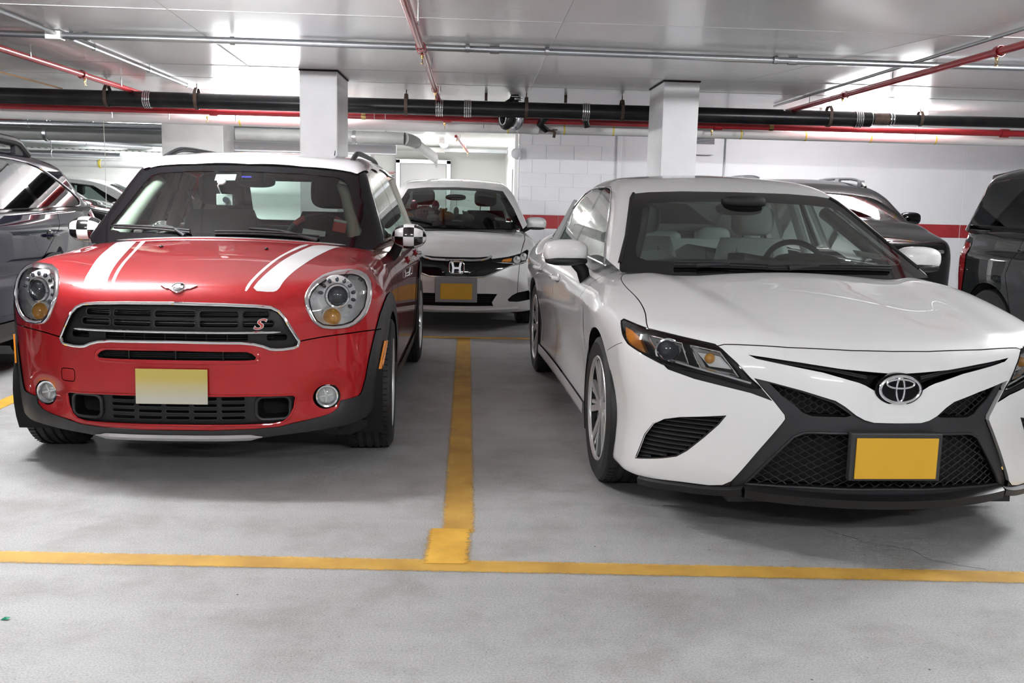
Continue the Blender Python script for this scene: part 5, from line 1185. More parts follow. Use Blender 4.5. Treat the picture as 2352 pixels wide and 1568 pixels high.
# headlamps
for s in (0, 1):
    sg = 1 - 2*s; hl = node('headlamp', car); H3 = resamp(HL, .012); ch = Sph((.1, 0, .55), (1, .9*sg, .1), R=1.6); Hs = both(H3)[s]
    S3 = ch.inv(ch.fwd(Hs), f); nS = grad(f, S3); dv = np.array([.80, .6*sg, .02]); 
    MB().strip(S3, S3 - nS*.05).build('housing_wall', 'gloss_black', hl, sharp=60)
    shell_patch('housing_back', ch, f, Hs, .03, 'plastic_black', hl, .05); trim_tube('seal', S3 - nS*.002, .004, 'gloss_black', hl)
    shell_patch('lamp_cover', ch, f, Hs, .03, 'clear_cover', hl, .001)
    am = np.array([(.395, .875, .767), (.466, .86, .762), (.531, .84, .742), (.589, .825, .685), (.547, .852, .688), (.489, .876, .707), (.448, .88, .737)]); shell_patch('side_reflector', ch, f, both(am)[s], .02, 'amber', hl, .012, solid=.02, label='amber side reflector')
    def on(x, y, z, push): 
        p = both(np.array([(x, y, z)]))[s]; q = ch.inv(ch.fwd(p), f); n = grad(f, q); return q[0] - n[0]*push, n[0]
    p, n = on(.651, .764, .709, .035); ax = np.array([.95, .3*sg, 0]); ax /= np.linalg.norm(ax)
    for (cy_, wz, hh, pu) in (((.60, .80, .712), .10, .085, .03), ((.755, .655, .695), .10, .08, .03)):
        pass
    MB().lathe([(.050, -.02), (.050, .006), (.043, .008), (.040, 0)], ax, p, 32).build('projector_bezel', 'chrome', hl); MB().lathe([(.041, 0), (.034, .014), (.02, .022), (0, .026)], ax, p, 28).build('projector_lens', 'lens_dark', hl)
    # chrome frames: two slanted boxes
    for cs in ([(.560, .822, .758), (.690, .715, .745), (.735, .690, .658), (.655, .770, .668)], [(.715, .690, .742), (.795, .595, .728), (.855, .535, .640), (.765, .655, .655)]):
        c3 = both(np.array(cs, float))[s]; c3 = ch.inv(ch.fwd(resamp(c3, .02)), f); nn = grad(f, c3); trim_tube('chrome_frame', c3 - nn*.018, .0045, 'chrome', hl); MB().strip(c3 - nn*.018, c3.mean(0) + (c3 - c3.mean(0))*.8 - nn*.045).build('frame_wall', 'reflector', hl)
    p2, n2 = on(.786, .610, .692, .03); q = on(.80, .60, .69, .02)[0]
    sq = both(np.array([(.735, .672, .722), (.795, .598, .715), (.835, .56, .665), (.782, .635, .667)]))[s]; shell_patch('beam_lens', ch, f, sq, .02, 'reflector', hl, .035)
    p3, n3_ = on(.775, .63, .700, .030); MB().ellipsoid(p3, (.02, .02, .02)).build('bulb', 'amber_clear', hl)
    dr = both(np.array([(.70, .735, .668), (.76, .672, .655), (.83, .582, .640), (.885, .495, .622)]))[s]; dr = ch.inv(ch.fwd(resamp(dr, .03, False)), f); MB().tube(dr - grad(f, dr)*.012, .004, 6).build('light_strip', 'bulb_white', hl)
# lower lip: black splitter, proud
yy_ = np.linspace(-.50, .50, 41); P = FLo(np.stack([yy_, .225 + 0*yy_], 1), None)
MB().strip(P + (-.01, 0, .016), P + (.022, 0, .002), False).strip(P + (.022, 0, .002), P + (.016, 0, -.030), False).strip(P + (.016, 0, -.030), P + (-.06, 0, -.036), False).build('front_splitter', 'plastic_black', car)
for s in (0, 1):
    q = curve3([(.50, .232), (.56, .216), (.64, .205), (.72, .197), (.79, .188), (.825, .184)], 16); P = both(FLo(q, None))[s]; sg = 1 - 2*s; o_ = np.array((.012, sg*.012, 0))
    MB().strip(P + (0, 0, .006), P + o_ + (0, 0, -.004), False).strip(P + o_ + (0, 0, -.004), P + o_*.7 + (0, 0, -.028), False).strip(P + o_*.7 + (0, 0, -.028), P - o_*3 + (0, 0, -.03), False).build('splitter_end', 'plastic_black', car)
# emblem
ep = np.array(lift(FRONT, f, np.array([(0, .631)]))[0]); em = node('grille_emblem', car); put(em, ep + (.002, 0, 0), (1, 0, .06))
el = lambda rx, ry, c=(0, 0), n=48: np.stack([c[0] + rx*np.cos(np.linspace(0, 2*math.pi, n, endpoint=False)), c[1] + ry*np.sin(np.linspace(0, 2*math.pi, n, endpoint=False)), np.full(n, .012)], 1)
MB().prism(el(.088, .058) - (0, 0, .045), (0, 0, .036)).build('emblem_surround', 'gloss_black', em, sharp=40); MB().prism(el(.072, .046) - (0, 0, .011), (0, 0, .010)).build('emblem_plate', 'gloss_black', em, sharp=40)
MB().tube(el(.073, .047), .0055, 8, closed=True).build('emblem_ring', 'chrome', em); MB().tube(el(.0145, .043), .0042, 8, closed=True).build('emblem_ellipse', 'chrome', em); MB().tube(el(.050, .016, (0, .020)), .0042, 8, closed=True).build('emblem_ellipse', 'chrome', em)
# number plate in a dark surround
MB().box((1.040, -.008, .392), (.03, .335, .175), bev=.006).build('plate_holder', 'plate_frame', car, smooth=False); MB().box((1.058, -.008, .388), (.006, .300, .148), bev=.002).build('number_plate', 'plate_amber', car, smooth=False, label='amber number plate')
# ---- sides and tail
def side_body(s):
    ch = LEFT if s == 1 else RIGHT; q = lambda P: ch.inv(np.array(P, float), f)
    out = np.array([(-.455, .19), (-.465, .5), (-.455, .82), (-.41, .90), (-.34, .955), (-.8, .965), (-1.5, .975), (-2.6, .985), (-3.3, 1.0), (-3.32, .6), (-3.3, .2)])
    w2 = np.stack([-2.824 + .375*np.cos(wa), .335 + .368*np.sin(wa)], 1)
    gaps = [np.array([(-.52, .27), (-.60, .5), (-.62, .70), (-.56, .85), (-.50, .96)]), np.array([(-1.72, .26), (-1.74, .98)]), np.array([(-2.33, .30), (-2.42, .60), (-2.62, .80), (-2.72, 1.0)])]
    D1 = np.array([(-.52, .27), (-.60, .5), (-.62, .70), (-.56, .85), (-.45, 1.1), (-1.74, 1.1), (-1.72, .26)]); D2 = np.array([(-1.72, .26), (-1.74, 1.1), (-2.77, 1.1), (-2.72, 1.0), (-2.62, .80), (-2.42, .60), (-2.33, .26)])
    chart_mesh(ch, f, out, [dict(name='x', poly=w2, skip=1, mat=None)] + [dict(name='x', poly=ribbon(g, .005), skip=1, mat=None) for g in gaps] + [dict(name='front_door', poly=D1, mat='paint_white'), dict(name='rear_door', poly=D2, mat='paint_white'), dict(name='side_sill', poly=np.array([(-.3, .1), (-.3, .26), (-2.5, .26), (-2.5, .1)]), mat='paint_white', push=-.012), dict(name='wing_panel', poly=np.array([(-.2, .1), (-.2, 1.2), (-.8, 1.2), (-.8, .1)]), mat='paint_white')], .03, car, dict(name='rear_quarter', mat='paint_white'))
    for x in (-1.55, -2.42):
        p = q([(x, .805)])[0]; h = node('door_handle', car); MB().tube([p + (.10, s*.008, 0), p + (.07, s*.035, .002), p + (-.06, s*.035, .002), p + (-.10, s*.008, 0)], [.012, .014, .014, .012], 10).build('lever', 'paint_white', h); MB().ellipsoid(p, (.07, .006, .028)).build('recess', 'paint_white', h)
    bl_ = np.stack([np.linspace(-.50, -3.1, 16), np.linspace(.955, .985, 16)], 1); P = lift(ch, camry_cab, bl_); MB().tube(P + (0, s*.004, 0), .006, 8).build('belt_strip', 'chrome', car, label='chrome window belt strip')
side_body(1); side_body(-1)
ang = np.linspace(-.55, math.pi + .55, 30); ringp = section(f, -3.3, .65, ang); chart_mesh(Sph((-2.9, 0, .65), (-1, 0, .1), R=1.8), f, np.vstack([ringp, [(-3.6, -.6, .25), (-3.7, 0, .22), (-3.6, .6, .25)]]), [], .07, car, dict(name='boot_lid', mat='paint_white'))
# rear deck between the cabin and the tail
# ---- cabin
cab = Sph((-1.75, 0, .72), (0, 0, 1), up=(-1, 0, 0), R=2.6)
base = np.vstack([lift(FRONT, camry_cab, np.stack([aa, 0*aa + .935], 1)), [(-1.2, .81, .94), (-2.0, .81, .94), (-2.8, .80, .95), (-3.3, .72, .97), (-3.6, .5, 1.0), (-3.65, 0, 1.0)]]); base = np.vstack([base, mir(base[30:])[::-1][1:]])
WS = sym([(0, 1.336), (.30, 1.334), (.48, 1.325), (.56, 1.315), (.585, 1.29), (.68, 1.10), (.755, .975), (.77, .935), (0, .935)])
WG = sym([(0, 1.285), (.36, 1.275), (.50, 1.262), (.545, 1.245), (.60, 1.14), (.66, 1.04), (.67, 1.005), (.63, .990), (0, .986)])
cfl = lambda P, st=.03: lift(FRONT, camry_cab, P, st)
SW1 = np.array([(-.62, .965), (-.80, 1.04), (-1.10, 1.19), (-1.36, 1.30), (-1.50, 1.335), (-1.70, 1.345), (-1.72, .975)]); SW2 = np.array([(-1.80, .98), (-1.78, 1.345), (-2.10, 1.34), (-2.40, 1.29), (-2.62, 1.20), (-2.66, .99)]); SW3 = np.array([(-2.70, .995), (-2.68, 1.18), (-2.85, 1.10), (-3.02, 1.01)])
sb = lambda sg: lift(LEFT if sg == 1 else RIGHT, camry_cab, np.array([(-1.30, 1.325), (-1.55, 1.363), (-2.1, 1.362), (-2.6, 1.26)]), None)
rf = np.vstack([cfl(np.array([(.60, 1.29), (.565, 1.318), (.48, 1.329), (.30, 1.338), (0, 1.340), (-.30, 1.338), (-.48, 1.329), (-.565, 1.318), (-.60, 1.29)]), None), sb(-1), [(-2.75, -.5, 1.33), (-2.72, 0, 1.38), (-2.75, .5, 1.33)], sb(1)[::-1]])
F_ = [dict(name='windscreen', poly=cfl(WG), mat='glass', step=.02), dict(name='windscreen_frit', poly=cfl(WS), mat='gloss_black')]
for s in (1, -1):
    for P in (SW1, SW2, SW3): F_.append(dict(name='side_window', poly=lift(LEFT if s == 1 else RIGHT, camry_cab, P, .05), mat='glass_side'))
    fr_ = np.array([(-.52, .955), (-.78, 1.05), (-1.09, 1.21), (-1.36, 1.325), (-1.52, 1.358), (-2.12, 1.358), (-2.42, 1.31), (-2.66, 1.22), (-3.10, 1.0), (-3.1, .96), (-.5, .94)]); F_.append(dict(name='window_frame', poly=lift(LEFT if s == 1 else RIGHT, camry_cab, fr_, .05), mat='gloss_black'))
F_.append(dict(name='rear_window', poly=lift(TOP, camry_cab, np.array([(-2.78, -.48), (-3.35, -.56), (-3.40, 0), (-3.35, .56), (-2.78, .48), (-2.74, 0)]), .05), mat='glass_side'))
F_.append(dict(name='roof', poly=rf, mat='paint_white'))
chart_mesh(cab, camry_cab, base, F_, .03, car, dict(name='pillars', mat='paint_white'))
for s in (1, -1):
    P = lift(LEFT if s == 1 else RIGHT, camry_cab, resamp(np.array([(-.52, .955), (-.78, 1.05), (-1.09, 1.21), (-1.36, 1.325), (-1.52, 1.358), (-2.12, 1.358), (-2.42, 1.31), (-2.66, 1.22), (-3.08, 1.0)]), .05, False, 1)); trim_tube('window_trim', P + (0, s*.003, 0), .005, 'chrome', car, closed=False, label='chrome window trim')
    P = np.array([cfl(np.array([(s*y, z)]), None)[0] for y, z in ((.56, 1.316), (.585, 1.29), (.68, 1.10), (.755, .975))]); trim_tube('windscreen_moulding', P, .009, 'plastic_black', car, closed=False)
shell_patch('headliner', cab, camry_cab, rf*(1, .94, 1), .06, 'trim_grey', car, .04)
def onws(y, z, off=.012):
    p = lift(FRONT, camry_cab, np.array([(y, z)]))[0]; return p + grad(camry_cab, p[None])[0]*off
for (y0, y1) in ((-.52, -.02), (-.10, .55)): wiper(car, [onws(y, .968 + .006*math.sin(k)) for k, y in zip(np.linspace(0, 3, 8), np.linspace(y0, y1, 8))], [onws(y0 + .25, .972, .02), onws(y0 + .1, .965, .015)])
# mirrors
for s in (1, -1):
    mr = node('door_mirror', car, (-.79, s*.965, .995)); n1, n2 = 32, 18
    MB().ellipsoid((0, 0, .005), (.075, .118, .066), rotz(-s*.12), 28, 18, .72).build('mirror_housing', 'paint_white', mr)
    MB().ellipsoid((.004, -s*.004, -.040), (.078, .112, .026), rotz(-s*.12), 28, 12, .7).build('mirror_base', 'plastic_black', mr); MB().tube([(0, -s*.06, -.05), (-.01, -s*.095, -.09), (-.02, -s*.115, -.16)], [.035, .034, .030], 12).build('mirror_stalk', 'plastic_black', mr)
    MB().ellipsoid((-.06, 0, .0), (.02, .10, .055), rotz(-s*.12), e=.7).build('mirror_glass', 'chrome', mr)
# interior
for s in (1, -1): seat(car, (-1.50, s*.37, .36), 'seat_grey', h=.60, lean=.33, head=(.27, .10, .19), hz=.11, seam='seat_seam')
rs = seat(car, (-2.35, 0, .40), 'seat_grey', w=1.22, hr=False, h=.52, lean=.35, seam='seat_seam')
for y in (-.36, 0, .36): MB().ellipsoid((-2.66, y, 1.03 - (.03 if y == 0 else 0)), (.06, .13, .075), seg=20, rings=12, e=.6).build('rear_headrest', 'seat_grey', car)
MB().ellipsoid((-.58, 0, .88), (.42, .74, .10), e=.6).build('dashboard', 'dash_grey', car); MB().ellipsoid((-.85, .37, .965), (.10, .18, .05), e=.7).build('instrument_hood', 'dash_black', car)
steering(car, (-1.00, .37, .90), .185, .45, ('seat_black', 'seat_black'))
MB().box((-.93, 0, .945), (.02, .09, .12), bev=.006).build('phone_mount', 'dash_black', car, smooth=False)
MB().ellipsoid((-.93, .0, 1.245), (.025, .13, .035), e=.7).build('interior_mirror', 'dash_black', car); MB().ellipsoid((-.86, .0, 1.285), (.07, .12, .035), e=.7).build('sensor_pod', 'dash_black', car)
MB().tube([(-.95, .02, 1.21), (-.95, .025, 1.13)], .0018, 5).build('hanging_cord', 'brass', car); MB().box((-.95, .025, 1.115), (.004, .04, .025)).build('hanging_tag', 'paper_white', car, smooth=False)
for s in (1, -1):
    P = np.array([cfl(np.array([(s*y, z)]), None)[0] for y, z in ((.70, 1.01), (.63, 1.12), (.57, 1.22), (.53, 1.285))]); nn = grad(camry_cab, P); MB().tube(P - nn*.055 - np.array((.02, s*.012, 0)), .034, 10).build('pillar_trim', 'trim_grey', car)
    MB().tube([(-1.76, s*.76, .9), (-1.74, s*.60, 1.30)], .04, 10).build('pillar_trim', 'trim_grey', car); MB().box((-1.65, s*.79, .70), (1.7, .03, .40)).build('door_lining', 'seat_grey', car, smooth=False); MB().tube([(-2.75, s*.74, .92), (-2.7, s*.58, 1.24)], .09, 10).build('pillar_trim', 'trim_grey', car)
def stuck(name, y, z, w, h, mat, label=None, off=-.012, rot=0):
    p = lift(FRONT, camry_cab, np.array([(y, z)]))[0]; n = grad(camry_cab, p[None])[0]; o = MB().box((0, 0, 0), (w, h, .003)).build(name, mat, car, smooth=False, label=label); put(o, p, n, (0, math.cos(rot), math.sin(rot)), off); return o
st = stuck('registration_sticker', .505, 1.045, .13, .062, 'sticker_white', 'white inspection sticker'); text_mesh('sticker_print', '6', .035, 'print_grey', st, (-.05, -.005, .002), 0, 0, 0, .0003); text_mesh('sticker_print', '20', .032, 'print_grey', st, (.042, -.008, .002), 0, 0, 0, .0003)
st = stuck('registration_sticker', .592, 1.03, .06, .06, 'sticker_red', 'red registration sticker'); MB().lathe([(0, .002), (.018, .002)], (0, 0, 1), (0, -.006, 0), 16).box((0, .024, .002), (.05, .008, .001)).build('sticker_print', 'sticker_white', st, smooth=False); stuck('windscreen_label', .665, .962, .085, .016, 'sticker_white')
# ---------------------------------------------------------------- generic car builder for the cars behind and beside
def mkfield(S):
    Ht, W, D, Fz, Rz = pc(*S['Ht']), pc(*S['W']), pc(*S['D']), pc(*S['F']), pc(*S['roof'])
    fc, fp = S['fy']; xr, rc, rs, rz0 = S['rear']; x0, z0, nx, nz, wc = S['ws']; w0, zb, sl = S['side']; cx0, cz0, cnx, cnz = S['crear']; cc = S.get('crown', .10)
    arch = S.get('flare', 0.0); WB = S['wb']; kk = S.get('k', .11)
    def low(P):
        x, a, z = P[:, 0], np.abs(P[:, 1]), P[:, 2]
        fl = bump(x, 0, .45) + bump(x, -WB, .45)
        side = a - (W(x) - D(z) + arch*fl*bump(z, .55, .25))
        top = z - (Ht(x) - cc*a*a); fr = x - (Fz(z) - fc*a**fp); rear = -x - xr + rc*a*a + rs*np.maximum(z - rz0, 0)
        f_ = smax(side, top, kk); f_ = smax(f_, fr, .12); f_ = smax(f_, rear, .12)
        return smax(f_, S.get('bot', .18) - z, .05)
    def cab(P):
        x, a, z = P[:, 0], np.abs(P[:, 1]), P[:, 2]
        ws = nx*(x - x0 + wc*a*a) + nz*(z - z0); roof = z - (Rz(x) - .09*a*a); side = (a - (w0 - sl*(z - zb)))*.92; rear = cnx*(-x + cx0 + .12*a*a) + cnz*(z - cz0)
        f_ = smax(ws, side, .05); f_ = smax(f_, roof, .08); f_ = smax(f_, rear, .08)
        return smax(f_, .6 - z, .05)
    return low, cab
def build_car(name, label, pose, S, paint_m, glass_s='glass_dark', glass_w='glass', clad=None, front=None, rails='plastic_dark', seatm='seat_black', wheel_style='five', sp=.045, tail=None, chrome=True, group=None):
    car = car_root(name, label, pose); low, cab = mkfield(S); WB = S['wb']; hw = S['track']/2; R = S['tyre']; belt = S['belt']
    wa = np.linspace(0, 2*math.pi, 36, endpoint=False); ao = R + .045
    xc = S['cowl']; aa = np.linspace(-S['cw'], S['cw'], 24); cowl = lift(TOP, low, np.stack([xc - .27*aa*aa, aa], 1)); xd = S['door0']
    sd = lift(LEFT, low, np.array([(xc - .27*S['cw']**2 - .01, belt - .02), (xd, belt - .10), (xd, .6), (xd, .24)]))
    n0 = pc(*S['F'])(.22); bot = [(xd+.2, hw, .2), (.1, hw, .19), (.45, hw*.95, .19), (n0-.15, .5, .19), (n0-.05, .2, .19), (n0-.03, 0, .19)]; bot = np.vstack([bot, mir(np.array(bot))[::-1][1:]])
    outer = np.vstack([cowl, sd, bot, mir(sd)[::-1]]); ch = Sph((-.1, 0, .52), (1, 0, .4), R=2.0)
    op = np.stack([ao*np.cos(wa), 0*wa + hw + .12, R + ao*np.sin(wa)], 1)
    feats = [dict(name='x', poly=op, skip=1, mat=None), dict(name='x', poly=mir(op), skip=1, mat=None)]
    if front: feats += front(car, low, ch)
    chart_mesh(ch, low, outer, feats, sp if not front else .022, car, dict(name='bonnet', mat=paint_m))
    L_ = S['len']; MB().box((-L_/2 + .75, 0, .50), (L_ - .9, 2*hw - .30, .56)).build('dark_filler', 'void', car, smooth=False); MB().box((-L_/2 + .75, 0, .215), (L_ - .6, 2*hw - .1, .05)).build('underbody', 'plastic_black', car, smooth=False)  # near-black filler darkens the hollow body, lower box blocks light
    for x in (0, -WB):
        for s in (1, -1):
            wheel(car, (x, s*hw, R), s, R, .21, R*.70, wheel_style)
            a = np.linspace(-.5, math.pi+.5, 20); A = np.stack([x + (ao+.004)*np.cos(a), 0*a + s*(hw+.09), R + (ao+.004)*np.sin(a)], 1); MB().strip(A, A - (0, s*.26, 0), False).build('wheel_well', 'void', car)
    xe = -S['rear'][0] + .36
    for s in (1, -1):
        c2 = LEFT if s == 1 else RIGHT; out = np.array([(xd+.005, .2), (xd+.005, .6), (xd+.005, belt - .10), (xc - .27*S['cw']**2 - .005, belt - .02), (-1.2, belt + .01), (xe, belt + .04), (xe - .01, .6), (xe, .2)])
        F_ = [dict(name='x', poly=np.stack([-WB + ao*np.cos(wa), R + ao*np.sin(wa)], 1), skip=1, mat=None)] + [dict(name='x', poly=ribbon(np.array(g), .006), skip=1, mat=None) for g in S['gaps']]
        if clad: F_ += [dict(name='arch_cladding', poly=np.stack([-WB + (ao+.07)*np.cos(wa), R + (ao+.07)*np.sin(wa)], 1), mat=clad, push=-.012), dict(name='sill_cladding', poly=np.array([(0, .1), (0, S['cladz']), (-L_, S['cladz']), (-L_, .1)]), mat=clad, push=-.012)]
        F_ += [dict(name=nm, poly=np.array(pg), mat=paint_m) for nm, pg in S['doors']]
        F_.append(dict(name='wing_panel', poly=np.array([(0, .1), (0, 1.4), (-.9, 1.4), (-.9, .1)]), mat=paint_m))
        chart_mesh(c2, low, out, F_, .035, car, dict(name='rear_quarter', mat=paint_m))
        P = lift(c2, cab, np.stack([np.linspace(xd - .15, xe - .05, 16), np.linspace(belt + .005, belt + .03, 16)], 1)); MB().tube(P, .022, 8).build('belt_seal', 'gloss_black', car)
        for (hx, hz) in S['handles']:
            p = c2.inv(np.array([(hx, hz)]), low)[0]; h = node('door_handle', car); MB().ellipsoid(p - (0, s*.006, 0), (.075, .014, .042)).build('recess', 'gloss_black', h); MB().tube([p + (.09, s*.006, 0), p + (.06, s*.03, .0), p + (-.06, s*.03, 0), p + (-.09, s*.006, 0)], .013, 10).build('lever', paint_m, h)
    ang = np.linspace(-.6, math.pi + .6, 30); rg = section(low, xe, .65, ang); cr = Sph((xe + .45, 0, .65), (-1, 0, 0), R=1.7); tl = []
    if tail:
        for s in (1, -1):
            tp = np.array(tail, float)*(1, s, 1); tl.append(dict(name='tail_lamp', poly=tp, mat='tail_red', push=-.006, label='red tail lamp'))
    chart_mesh(cr, low, np.vstack([rg, [(xe - .2, -.6, .25), (xe - .25, 0, .22), (xe - .2, .6, .25)]]), tl, .05, car, dict(name='tailgate', mat=paint_m))
    # cabin
    cb = Sph((S['cc'], 0, .80), (0, 0, 1), up=(-1, 0, 0), R=2.8); zb_ = belt - .02
    basef = lift(FRONT, cab, np.stack([np.linspace(-S['cw'], S['cw'], 20), np.full(20, zb_)], 1)); w0 = S['side'][0]
    xs_ = np.linspace(-1.0, S['crear'][0] + .25, 5); bs_ = [(x, w0 + .005, zb_) for x in xs_] + [(S['crear'][0], .55, zb_), (S['crear'][0], 0, zb_)]
    base = np.vstack([basef, bs_]); base = np.vstack([base, mir(np.array(bs_))[::-1][1:]]); cl = lambda P, st=.04: lift(FRONT, cab, P, st)
    t0, t1, tw, bw = S['wst']            # screen top centre z, corner z, top half width, bottom half width
    WSo = sym([(0, t0), (tw*.6, t0 - .3*(t0-t1)), (tw, t1), ((tw+bw)/2 + .012, (t1+belt)/2), (bw, zb_), (0, zb_)]); WSi = sym([(0, t0 - .03), (tw*.6, t0 - .03 - .3*(t0-t1)), (tw - .04, t1 - .03), ((tw+bw)/2 - .03, (t1+belt)/2), (bw - .06, belt + .05), (0, belt + .045)])
    F_ = [dict(name='windscreen', poly=cl(WSi), mat=glass_w, step=.03), dict(name='windscreen_frit', poly=cl(WSo), mat='gloss_black')]
    for s in (1, -1):
        c2 = LEFT if s == 1 else RIGHT
        for P in S['windows']: F_.append(dict(name='side_window', poly=lift(c2, cab, np.array(P), .05, S.get('wsm', 0)), mat=glass_s))
        F_.append(dict(name='window_frame', poly=lift(c2, cab, np.array(S['winframe']), .05, S.get('wsm', 0)), mat='gloss_black'))
    rwz = S['rw']; F_.append(dict(name='rear_window', poly=lift(Par((-1, 0, 0), (0, 1, 0), (0, 0, 1), 6.0), cab, rrect(-.5, .5, rwz[0], rwz[1], .06), .05), mat=glass_s))
    chart_mesh(cb, cab, base, F_, .03, car, dict(name='roof', mat=paint_m))
    for s in (1, -1):
        c2 = LEFT if s == 1 else RIGHT
        if chrome:
            P = lift(c2, cab, resamp(np.array(S['winframe']), .06, True, S.get('wsm', 0))); trim_tube('window_trim', P + (0, s*.004, 0), .007, 'chrome', car, label='chrome window trim')
        if rails:
            r0, r1, ry, rh = S['rails']; n_ = 25; P = lift(TOP, cab, np.stack([np.linspace(r0, r1, n_), np.full(n_, s*ry)], 1)); hh = np.clip(np.minimum(np.arange(n_), n_ - 1 - np.arange(n_))/2.2, 0, 1)*rh
            Q = P + np.stack([0*hh, 0*hh, hh], 1); MB().tube(Q, S.get('railr', .017), 10).build('roof_rail', rails, car)
            for i_ in (2, n_//2, n_-3): MB().box((P[i_] + Q[i_])/2, (.12, .035, rh + .02)).build('rail_foot', rails, car, smooth=False)
        mr = node('door_mirror', car, (S['mirror'][0], s*S['mirror'][1], S['mirror'][2])); MB().ellipsoid((0, 0, 0), (.075, .115, .07), None, 24, 16, .7).build('mirror_housing', S.get('mirm', paint_m), mr); MB().ellipsoid((.003, 0, -.045), (.07, .10, .022), None, 20, 10, .7).build('mirror_base', 'plastic_black', mr); MB().tube([(0, -s*.07, -.04), (-.02, -s*.16, -.09)], .028, 10).build('mirror_stalk', 'plastic_black', mr); MB().ellipsoid((-.06, 0, 0), (.02, .1, .055), e=.7).build('mirror_glass', 'chrome', mr)
    for s in (1, -1): seat(car, (S['seatx'], s*.36, .48), seatm, h=.56, lean=.3)
    seat(car, (S['seatx'] - .85, 0, .50), seatm, w=1.2, hr=False, h=.48); MB().ellipsoid((S['cowl'] - .45, 0, belt - .07), (.36, .66, .10), e=.6).build('dashboard', 'dash_black', car); steering(car, (S['seatx'] + .42, .36, belt - .02), .18, .5)
    MB().ellipsoid((S['seatx'] + .60, 0, t1 - .08), (.02, .11, .032), e=.7).build('interior_mirror', 'dash_black', car)
    return car, low, cab
# ---------------------------------------------------------------- small white hatchback behind (second row)
S = dict(wb=2.53, track=1.48, tyre=.300, len=4.06, belt=.99, cowl=.10, cw=.70, door0=-.45, k=.10,
    Ht=([.86, .80, .74, .6, .3, 0, -.5, -3.3], [.66, .70, .725, .79, .895, .955, .99, 1.02]), W=([.85, .5, .2, 0, -.8, -2.6, -3.1, -3.3], [.78, .81, .838, .845, .835, .842, .80, .74]), D=([.1, .2, .35, .6, .8, .95, 1.05], [.04, .02, .008, 0, .015, .05, .10]),
    F=([.1, .18, .25, .4, .6, .72, .85], [.78, .81, .815, .80, .785, .755, .70]), fy=(.50, 2.4), rear=(3.24, .15, .30, .8), ws=(.07, .97, .50, .866, .30), roof=([-.5, -.8, -1.2, -1.8, -2.6, -3.1], [1.37, 1.42, 1.475, 1.505, 1.49, 1.45]), side=(.765, 1.0, .37), crear=(-3.15, 1.0, .87, .5), crown=.10,
    gaps=[[(-.55, .3), (-.6, .6), (-.5, 1.0)], [(-1.6, .3), (-1.6, 1.0)], [(-.5, .28), (-2.1, .28)]], doors=[('front_door', [(-.55, .28), (-.6, .6), (-.45, 1.1), (-1.6, 1.1), (-1.6, .28)]), ('rear_door', [(-1.6, .28), (-1.6, 1.1), (-2.5, 1.1), (-2.2, .28)])], handles=[(-1.45, .86), (-2.25, .88)], cc=-1.5,
    wst=(1.393, 1.362, .52, .70), windows=[[(-.62, 1.03), (-1.0, 1.32), (-1.55, 1.38), (-1.58, 1.03)], [(-1.66, 1.03), (-1.64, 1.38), (-2.3, 1.36), (-2.45, 1.05)], [(-2.55, 1.06), (-2.42, 1.35), (-2.8, 1.28), (-2.9, 1.09)]], winframe=[(-.35, 1.0), (-.95, 1.345), (-1.5, 1.405), (-2.4, 1.39), (-2.9, 1.28), (-3.0, 1.05)], rw=(1.06, 1.38), mirror=(-.55, .88, 1.02), seatx=-1.10, rails=None)
HOL = np.array([(.335, .700), (.50, .720), (.62, .748), (.70, .785), (.715, .775), (.70, .70), (.66, .655), (.585, .640), (.56, .660), (.45, .668), (.33, .668)])
HGR = sym([(0, .712), (.2, .713), (.315, .722), (.34, .705), (.33, .672), (.45, .662), (.56, .655), (.50, .625), (.40, .585), (.30, .545), (.26, .533), (.15, .528), (0, .527)])
HLO_ = sym([(0, .372), (.30, .370), (.40, .366), (.37, .325), (.345, .285), (.36, .252), (0, .250)])
HDU = np.array([(.60, .375), (.72, .392), (.73, .30), (.60, .285), (.515, .292), (.50, .31), (.545, .35)])
